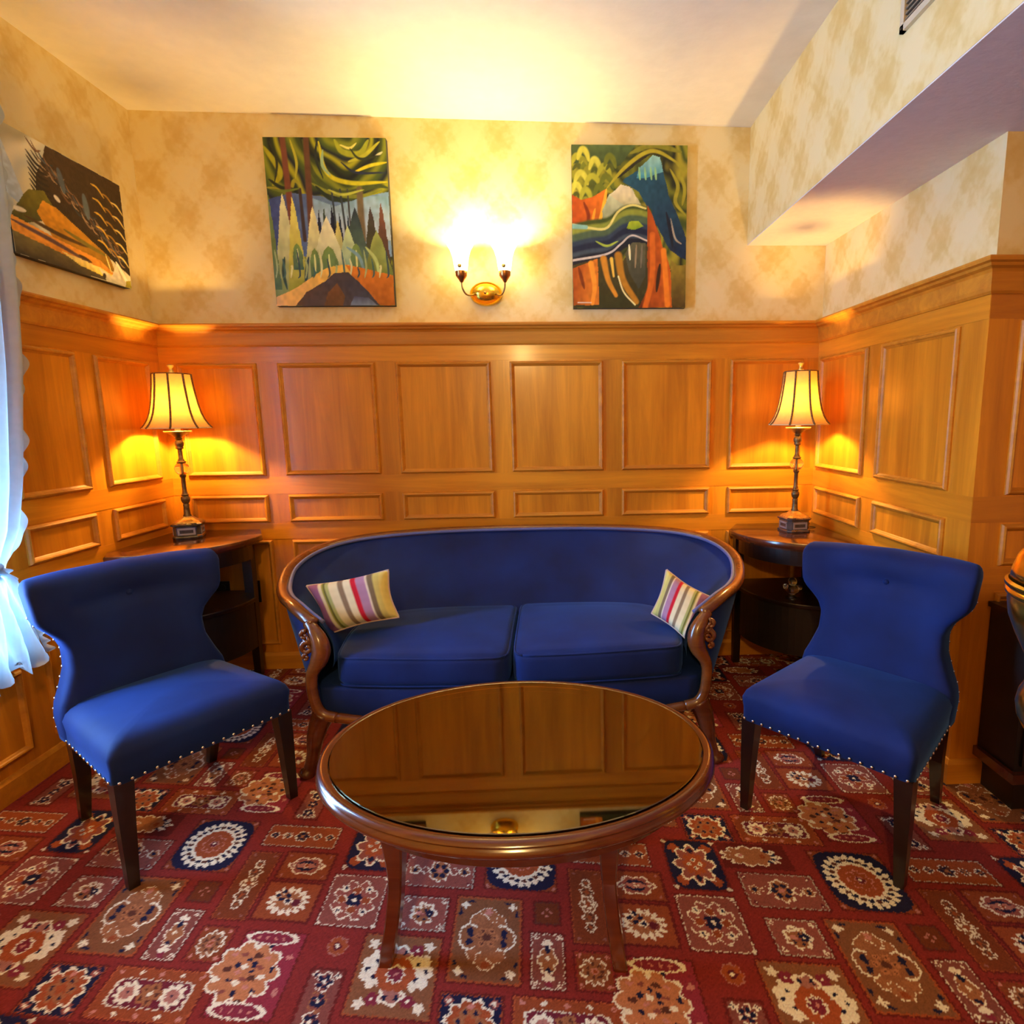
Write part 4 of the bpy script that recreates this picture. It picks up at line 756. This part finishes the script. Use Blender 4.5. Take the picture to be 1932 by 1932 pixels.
# ================================================================ THROW PILLOWS
STR = [((146,96,134),.0), ((222,210,170),.16), ((90,92,50),.19), ((150,150,60),.205), ((90,92,50),.225), ((170,176,110),.24), ((226,216,176),.285), ((140,120,96),.40), ((228,218,180),.47), ((196,30,50),.56), ((170,130,160),.63), ((226,214,190),.76), ((120,104,80),.79), ((200,190,110),.85), ((220,206,120),.93)]
def pillow(name, corners, lab, flip=False, th=.055):
    TL, TR, BR, BL = [np.array(c, float) for c in corners]; c0 = (TL+TR+BR+BL)/4; n = 44
    nrm_ = np.cross(TR-TL, BL-TL); nrm_ /= np.linalg.norm(nrm_)
    uu, vv = np.meshgrid(np.linspace(0, 1, n), np.linspace(0, 1, n)); t = empty(name, tuple(c0)); tag(t, lab, 'pillow', 'striped throw pillows on the blue sofa')
    e = (1-(2*uu-1)**4)*(1-(2*vv-1)**4); edge = .03*(np.sin(PI*uu)*(2*vv-1)*-1)
    P0 = (TL[None, None]*((1-uu)*(1-vv))[..., None]+TR*(uu*(1-vv))[..., None]+BR*(uu*vv)[..., None]+BL*((1-uu)*vv)[..., None]) - c0
    # sides pinch in between the corners
    P0 = P0*(1-.10*(np.sin(PI*uu)*abs(2*vv-1)**2+np.sin(PI*vv)*abs(2*uu-1)**2))[..., None]
    C = np.zeros(uu.shape+(3,)); u2 = 1-uu if flip else uu
    for (col, s0) in STR: C[u2 >= s0] = srgb(*col)[:3]
    C *= (1+.02*np.sin(vv*40))[..., None]
    for sd, nm in ((1, 'front_cover'), (-1, 'back_cover')):
        P = P0 + nrm_*((e**.5)*th*sd)[..., None]; grid_obj(nm, P if sd > 0 else P, M_stripe, C, t)
    rim = np.concatenate([P0[0, :], P0[1:, -1], P0[-1, -2::-1], P0[-2::-1, 0]]); MB().tube([tuple(p) for p in rim], .004, 6).build('piping', plain('pillow_piping', (.55, .42, .36, 1), .9) if 'pillow_piping' not in bpy.data.materials else bpy.data.materials['pillow_piping'], t, True)
    return t
pillow('throw_pillow', [(-1.015, 2.43, .632), (-.668, 2.395, .700), (-.620, 2.330, .520), (-.893, 2.310, .466)], 'striped lumbar pillow lying against the left arm of the blue sofa')
pillow('throw_pillow', [(.480, 2.400, .672), (.640, 2.300, .580), (.528, 2.150, .442), (.410, 2.35, .500)], 'striped lumbar pillow tipped against the right arm of the blue sofa', flip=True, th=.05)
# ================================================================ ARMCHAIRS
def make_chair():
    t = empty('accent_chair')
    # seat
    q = densify([(-.262, -.262), (.262, -.262), (.240, .17), (-.240, .17)], .03); P = np.array(q)
    def rounded(h1, h2, y0, y1, r):
        out = []
        for cx_, cy_, a0 in ((h1-r, y0+r, -90), (h2-r, y1-r, 0), (-h2+r, y1-r, 90), (-h1+r, y0+r, 180)):
            for k in range(6): a_ = math.radians(a0+k*18); out.append((cx_+r*math.cos(a_), cy_+r*math.sin(a_)))
        return out
    def dens(p): return densify(p, .03)
    rg = []
    for z, d in ((.318, .006), (.322, 0), (.36, 0), (.395, -.004), (.415, .004), (.428, .018), (.436, .040)):
        rg.append([(x, y, z+.0) for x, y in rounded(.258-d, .240-d, -.258+d, .19, .022)])
    crw = lambda x, y: .026*(1-min(1, abs(x)/.262)**2.5)*(1-min(1, abs(y)/.235)**2.5)
    rg = [[(x, y, z+(crw(x, y+.03)*(z-.36)/.076 if z > .36 else 0)) for x, y, z in q_] for q_ in rg]
    base_ = np.array(rounded(.258-.04, .240-.04, -.258+.04, .19, .022)); c_ = np.array([0, -.03])
    for k in range(1, 7): s2 = 1-k/6.5; rg.append([(c_[0]+(x-c_[0])*s2, c_[1]+(y-c_[1])*s2, .436+crw((x-c_[0])*s2, (y-c_[1])*s2)) for x, y in base_])
    seat = MB().loft(rg).build('seat', M_velvet, t, True)
    # back: hourglass outline with wings swept forward
    zs = list(np.linspace(.325, .80, 30)) + [.815, .828, .836, .840]
    def hwid(z): return float(np.interp(z, [.325, .40, .44, .48, .54, .60, .64, .67, .695, .72, .80, .845], [.245, .250, .243, .225, .203, .200, .215, .240, .262, .270, .278, .276]))
    rg = []; NP = 48
    for z in zs:
        w_ = hwid(z); topr = max(0, (z-.805)/.035); th = .064*(math.sqrt(max(.02, 1-topr**2))) ; w2 = w_ - .018*(1-math.sqrt(max(0, 1-topr**2))); yc = .205+.20*(z-.40)
        ring = []
        for j in range(NP):
            a_ = 2*PI*j/NP; ca, sa = math.cos(a_), math.sin(a_); X = w2*math.copysign(abs(ca)**.26, ca); Y = th*math.copysign(abs(sa)**.55, sa)
            wing = -.075*(abs(X)/.27)**2.2*np.interp(z, [.325, .45, .65, .75], [.3, .5, .9, 1.0])
            y = yc+Y+wing
            if sa < -.2:
                for bx, bz in ((-.13, .735), (0, .735), (.13, .735), (-.065, .64), (.065, .64)): y += .020*math.exp(-((X-bx)**2+(z-bz)**2)/.0007)
            ring.append((X, y, z))
        rg.append(ring)
    back = MB().loft(rg).build('backrest', M_velvet, t, True)
    for bx, bz in ((-.13, .735), (0, .735), (.13, .735), (-.065, .64), (.065, .64)):
        yb = .205+.20*(bz-.40)-.064-.075*(abs(bx)/.27)**2.2+.018
        MB().lathe([(.011, 0), (.010, .003), (.006, .006), (.0005, .007)], n=12).build('tuft_button', M_velvet, back, True).matrix_local = Matrix.Translation((bx, yb, bz)) @ Matrix.Rotation(PI/2, 4, 'X')
    for sx in (-1, 1):
        MB().loft([[(sx*x+dx*w_, y+dy*w_, z) for dx, dy in ((-1,-1),(1,-1),(1,1),(-1,1))] for x, y, w_, z in ((.240, -.238, .0135, 0), (.236, -.234, .020, .20), (.232, -.230, .0245, .325))]).build('leg', M_dark, t)
        MB().loft([[(sx*x+dx*w_, y+dy*w_, z) for dx, dy in ((-1,-1),(1,-1),(1,1),(-1,1))] for x, y, w_, z in ((.200, .245, .0135, 0), (.205, .19, .019, .18), (.210, .165, .0235, .34))]).build('leg', M_dark, t)
    nm = MB().lathe([(.0050, 0), (.0046, .002), (.0028, .0038), (.0004, .0044)], n=10)
    first = nm.build('nailhead', M_nail, t, True); spots = []
    for k in range(17): spots.append((-.244+.0305*k, -.2595, .329, 'f'))
    for sx in (-1, 1):
        for k in range(12): u_ = k/11; spots.append((sx*(.2590-.018*u_), -.232+.034*k, .329, 'r' if sx > 0 else 'l'))
        for k in range(13): z = .36+.03*k; w_ = hwid(z); spots.append((sx*(w_*.985), .205+.20*(z-.40)+.030-.075*(w_/.27)**2.2*float(np.interp(z, [.325, .45, .65, .75], [.3, .5, .9, 1.0])), z, 'r' if sx > 0 else 'l'))
    for i, (x, y, z, d) in enumerate(spots):
        o = first if i == 0 else first.copy()
        if i: COL.objects.link(o)
        o.parent = t; o.matrix_local = Matrix.Translation((x, y, z)) @ {'f': Matrix.Rotation(PI/2, 4, 'X'), 'r': Matrix.Rotation(PI/2, 4, 'Y'), 'l': Matrix.Rotation(-PI/2, 4, 'Y')}[d]
    return t
ch = make_chair(); ch2 = copy_tree(ch)
ch.location = (-1.262, 1.900, 0); ch.rotation_euler = (0, 0, math.radians(54)); tag(ch, 'blue velvet chair with nailhead trim at left, brightly daylit beside the lace curtain', 'chair', 'blue velvet accent chairs')
ch2.location = (.975, 1.775, 0); ch2.rotation_euler = (0, 0, math.radians(-48.5)); tag(ch2, 'blue velvet chair with nailhead trim at right, in shade near the wall corner', 'chair', 'blue velvet accent chairs')
# ================================================================ COFFEE TABLE
ct = empty('coffee_table', (-.100, 1.470, 0), math.radians(-4.5)); tag(ct, 'oval mahogany coffee table with glass top and curved legs in front of the sofa', 'coffee table')
EA, EB, N = .512, .385, 96
def ell(d, z): return [((EA+d)*math.cos(2*PI*j/N), (EB+d)*math.sin(2*PI*j/N), z) for j in range(N)]
MB().loft([ell(-.026, .452), ell(-.020, .4545), ell(-.012, .455), ell(-.004, .452), ell(.0, .446), ell(-.004, .440), ell(-.002, .437), ell(.003, .432), ell(.004, .425), ell(-.002, .418), ell(-.014, .413), ell(-.020, .408), ell(-.022, .400), ell(-.034, .394), ell(-.06, .392), ell(-.06, .440)], cap=False).build('rim', M_rim, ct, True, 50)
MB().loft([ell(-.027, .400), ell(-.027, .4485)]).build('tabletop', M_top, ct)
MB().loft([ell(-.028, .449), ell(-.028, .4555), ell(-.030, .4565)]).build('glass_top', M_tglass, ct)
MB().loft([ell(-.075, .340), ell(-.070, .345), ell(-.070, .393)]).build('apron', M_mahog, ct)
for sx in (-1, 1):
    for sy in (-1, 1):
        pts = spline([(sx*.262-.02, sy*.180, .392), (sx*.258-.02, sy*.180, .30), (sx*.258-.02, sy*.184, .20), (sx*.268-.02, sy*.194, .10), (sx*.284-.02, sy*.212, .0)], 18)
        MB().loft([[(p[0]+dx*w_, p[1]+dy*w_*1.15, p[2]) for dx, dy in ((-1,-.8),(-.8,-1),(.8,-1),(1,-.8),(1,.8),(.8,1),(-.8,1),(-1,.8))] for p, w_ in zip(pts, [.036-.019*min(1, k/8)**.7 for k in range(18)])]).build('leg', M_rim, ct)
        MB().lathe([(.001, .335), (.030, .345), (.048, .362), (.052, .380), (.052, .393)], (sx*.262-.02, sy*.180, 0), 24).build('leg_block', M_mahog, ct, True, 40)
# ================================================================ CURTAIN
cu = empty('lace_curtain', (XL+.10, 2.1, 0)); tag(cu, 'sheer white ruffled lace curtain hanging at the left window', 'curtain')
def cedge(z): return float(np.interp(z, [.80, .86, .95, 1.13, 1.5, 1.74, 2.2, 2.7], [1.985, 2.03, 2.085, 2.125, 2.185, 2.21, 2.235, 2.25]))-2.1
zz = np.linspace(.80, 2.60, 70); ss = np.linspace(0, 1, 90); P = np.zeros((70, 90, 3))
for i, z in enumerate(zz):
    e_ = cedge(z); y0 = float(np.interp(z, [.80, 1.2, 2.6], [1.84, 1.84, 1.80]))-2.1; am = float(np.interp(z, [.8, 1.1, 2.6], [.012, .022, .028]))
    y = y0+(e_-y0)*ss; P[i, :, 0] = am*np.sin(ss*34+.6*np.sin(z*3)); P[i, :, 1] = y; P[i, :, 2] = z
grid_obj('curtain_panel', P, M_sheer, parent=cu)
nz = 240; zz = np.linspace(.82, 2.60, nz); P = np.zeros((nz, 7, 3))
for i, z in enumerate(zz):
    e_ = cedge(z)
    sc_ = .012+.026*abs(math.sin(z*22+1.3*math.sin(z*4)))**.7
    for j in range(7): f = j/6; P[i, j] = (.006*math.sin(z*70+f*2)*f+.012*math.sin(z*22)*f, e_-.006+sc_*f, z)
grid_obj('ruffle', P, M_sheer, parent=cu)
zz = np.linspace(.495, .84, 40); P = np.zeros((40, 80, 3))
for i, z in enumerate(zz):
    y0 = float(np.interp(z, [.5, .84], [1.80, 1.86]))-2.1; e_ = float(np.interp(z, [.495, .60, .75, .80, .84], [2.115, 2.085, 2.055, 2.045, 1.99]))-2.1; am = float(np.interp(z, [.5, .84], [.035, .012]))
    y = y0+(e_-y0)*ss[:80]/ss[79]; P[i, :, 0] = .01+am*np.sin(ss[:80]*34+1)+.012*np.sin(ss[:80]*80+z*20); P[i, :, 1] = y; P[i, :, 2] = z-(.84-z)*.12*(1-ss[:80])+(.02*np.sin(ss[:80]*50) if i < 3 else 0)
grid_obj('gathered_tail', P, M_sheer, parent=cu)
nz = 90; tt = np.linspace(0, 1, nz); P = np.zeros((nz, 6, 3))
for i, t_ in enumerate(tt):       # ruffle along the slanted side of the tail
    y = 1.99+(2.115-1.99)*t_**.8; z = .84-(.84-.50)*t_
    for j in range(6): f = j/5; P[i, j] = (.012+.014*math.sin(t_*60)*f, y-2.1+.022*f*(1+.5*abs(math.sin(t_*22)))-.004, z-.006*f)
grid_obj('tail_ruffle', P, M_sheer, parent=cu)
MB().tube([(-.02, 1.83-2.1, .835), (.03, 1.87-2.1, .825), (.035, 1.93-2.1, .832), (.0, 2.0-2.1, .84)], .014, 10).build('tie_band', M_sheer, cu, True)
cr = MB().tube([(XL+.10, 1.25, 2.61), (XL+.10, 2.27, 2.61)], .011, 12).build('curtain_rod', M_brassd, None, True); tag(cr, 'slim brass curtain rod above the left window carrying the lace curtain', 'curtain rod')
for y in (1.3, 2.2): MB().tube([(XL, y, 2.61), (XL+.10, y, 2.61)], .007, 8).build('bracket', M_brassd, cr, True)
cb = empty('wall_cabinet', (1.85, 1.80, 0)); tag(cb, 'low dark cabinet against the return wall at the right edge, behind the brass urn', 'cabinet')
MB().box((-.36, -.085, .145), (.5, .078, .655)).build('body', M_black, cb); MB().box((-.37, -.100, .655), (.51, .079, .672)).build('top', M_dark, cb); MB().box((-.375, -.105, .112), (.51, .079, .145)).build('bottom_ledge', M_mahog, cb)
MB().box((-.34, -.07, 0), (.48, .079, .112)).build('toe_kick', M_black, cb)
for x0_ in (-.34, .08): d_ = MB().box((x0_, -.094, .165), (x0_+.40, -.085, .64)).build('door', M_dark, cb); MB().lathe([(.004, 0), (.004, .01), (.010, .016), (.008, .024), (.001, .026)], n=14).build('knob', M_brassd, d_, True).matrix_local = Matrix.Translation((x0_+(.37 if x0_ < 0 else .03), -.094, .42)) @ Matrix.Rotation(PI/2, 4, 'X')
# ================================================================ BRASS VASE at the right edge, on a small pedestal table
ux, uy = 1.003, 1.0
pt = empty('pedestal_table', (1.16, .94, 0)); tag(pt, 'small dark round pedestal table under the brass urn at the right edge', 'side table')
MB().lathe([(.001, .640), (.20, .640), (.207, .646), (.207, .654), (.20, .660), (.001, .660)], n=48).build('tabletop', M_mahog, pt, True, 40)
MB().lathe([(.05, .64), (.03, .60), (.022, .45), (.035, .35), (.022, .25), (.03, .12), (.06, .06)], n=24).build('pedestal', M_mahog, pt, True)
for k in range(3): MB().tube([(0, 0, .10), (.09*math.cos(k*2.094-.3), .09*math.sin(k*2.094-.3), .07), (.18*math.cos(k*2.094-.3), .18*math.sin(k*2.094-.3), .012)], [.022, .018, .012], 10).build('leg', M_mahog, pt, True)
ur = empty('brass_urn', (ux, uy, .660)); tag(ur, 'polished brass urn cut off by the right edge of the view', 'urn')
pf = [(.030, 0), (.070, .0), (.074, .008), (.066, .018), (.078, .024), (.0985, .035), (.108, .055), (.1115, .078), (.108, .100), (.100, .118), (.092, .132), (.094, .155), (.108, .185), (.124, .220), (.137, .255), (.1415, .285), (.139, .300)]
MB().lathe(pf, n=64).build('body', M_brass, ur, True, 50)
MB().lathe([(.140, .296), (.1455, .300), (.1465, .306), (.143, .311), (.1475, .316), (.1475, .322), (.142, .326)], n=64, cap=False).build('collar', M_brass, ur, True, 50)
MB().lathe([(.140, .324), (.138, .345), (.130, .372), (.113, .398), (.086, .420), (.05, .434), (.02, .440), (.001, .441)], n=64).build('lid', M_brass, ur, True)
MB().lathe([(.010, .439), (.008, .450), (.018, .460), (.022, .472), (.016, .484), (.001, .49)], n=24).build('lid_knob', M_brass, ur, True)
# ================================================================ ADDED FILL PENDANT, unseen behind the camera
def add_fill_pendant(x, y, lab, p):
    t = empty('fill_pendant', (x, y, zceil(x)-.002)); tag(t, lab, 'fill light')
    MB().lathe([(.001, 0), (.06, 0), (.058, -.02), (.01, -.035)], n=32).build('ceiling_rose', M_brassd, t, True)
    MB().lathe([(.006, -.03), (.006, -.36)], n=12).build('rod', M_brassd, t, True)
    MB().lathe([(.04, -.35), (.09, -.37), (.15, -.42), (.17, -.48), (.14, -.54), (.08, -.58), (.001, -.59)], n=40, cap=False).build('glass_bowl', M_frost, t, True)
    lamp_light('pendant_fill_light', (x, y, zceil(x)-.66), p, (1, .62, .22), .06)  # invented warm fill below the bowl, brightens walls and ceiling
add_fill_pendant(-.3, -1.0, 'added brass fill pendant with frosted bowl, unseen behind the viewpoint', 98)
# ---------------------------------------------------------------- lights
WARM = (1, .58, .16)
for (loc, rz, lab), pw in zip(LAMPS, (32, 29)): lamp_light('lamp_bulb', (loc[0], loc[1], loc[2]+.64*.97), pw, WARM, .022)
for sx in (-1, 1): lamp_light('sconce_bulb', (-.300+sx*.103, D-.12, 1.92+.17), 19.0, (1, .74, .34), .02)
wld = bpy.data.worlds.new('World'); sc.world = wld; wld.use_nodes = True
bg = wld.node_tree.nodes['Background']; bg.inputs[0].default_value = (.30, .58, 1, 1); bg.inputs[1].default_value = 54
pl = bpy.data.lights.new('window_daylight', 'AREA'); pl.shape = 'RECTANGLE'; pl.size = WZ1-WZ0; pl.size_y = WY1-WY0; pl.cycles.is_portal = True
po = bpy.data.objects.new('window_daylight', pl); COL.objects.link(po); po.location = (XL-.14, (WY0+WY1)/2, (WZ0+WZ1)/2); po.rotation_euler = (0, -PI/2, 0)
# ---------------------------------------------------------------- camera
pi_, ya, ro = map(math.radians, (8.89, 2.57, -.72))
fwd = Vector((math.sin(ya)*math.cos(pi_), math.cos(ya)*math.cos(pi_), -math.sin(pi_))); rt = Vector((math.cos(ya), -math.sin(ya), 0)); up = rt.cross(fwd)
r2 = rt*math.cos(ro)+up*math.sin(ro); u2 = up*math.cos(ro)-rt*math.sin(ro)
cam = bpy.data.cameras.new('Camera'); co = bpy.data.objects.new('Camera', cam); COL.objects.link(co)
m = Matrix(((r2.x, u2.x, -fwd.x, 0), (r2.y, u2.y, -fwd.y, 0), (r2.z, u2.z, -fwd.z, 1.3), (0, 0, 0, 1))); co.matrix_world = m
cam.sensor_width = 36; cam.lens = 1120/1932*36; cam.shift_x = -122.86/1932; cam.clip_start = .02
sc.camera = co
sc.view_settings.view_transform = 'Standard'; sc.view_settings.look = 'None'; sc.view_settings.gamma = 1; sc.view_settings.use_curve_mapping = False; sc.view_settings.exposure = .18
sc.cycles.use_denoising = True; sc.cycles.max_bounces = 10; sc.cycles.diffuse_bounces = 6; sc.cycles.caustics_reflective = False; sc.cycles.caustics_refractive = False; sc.cycles.sample_clamp_indirect = 6
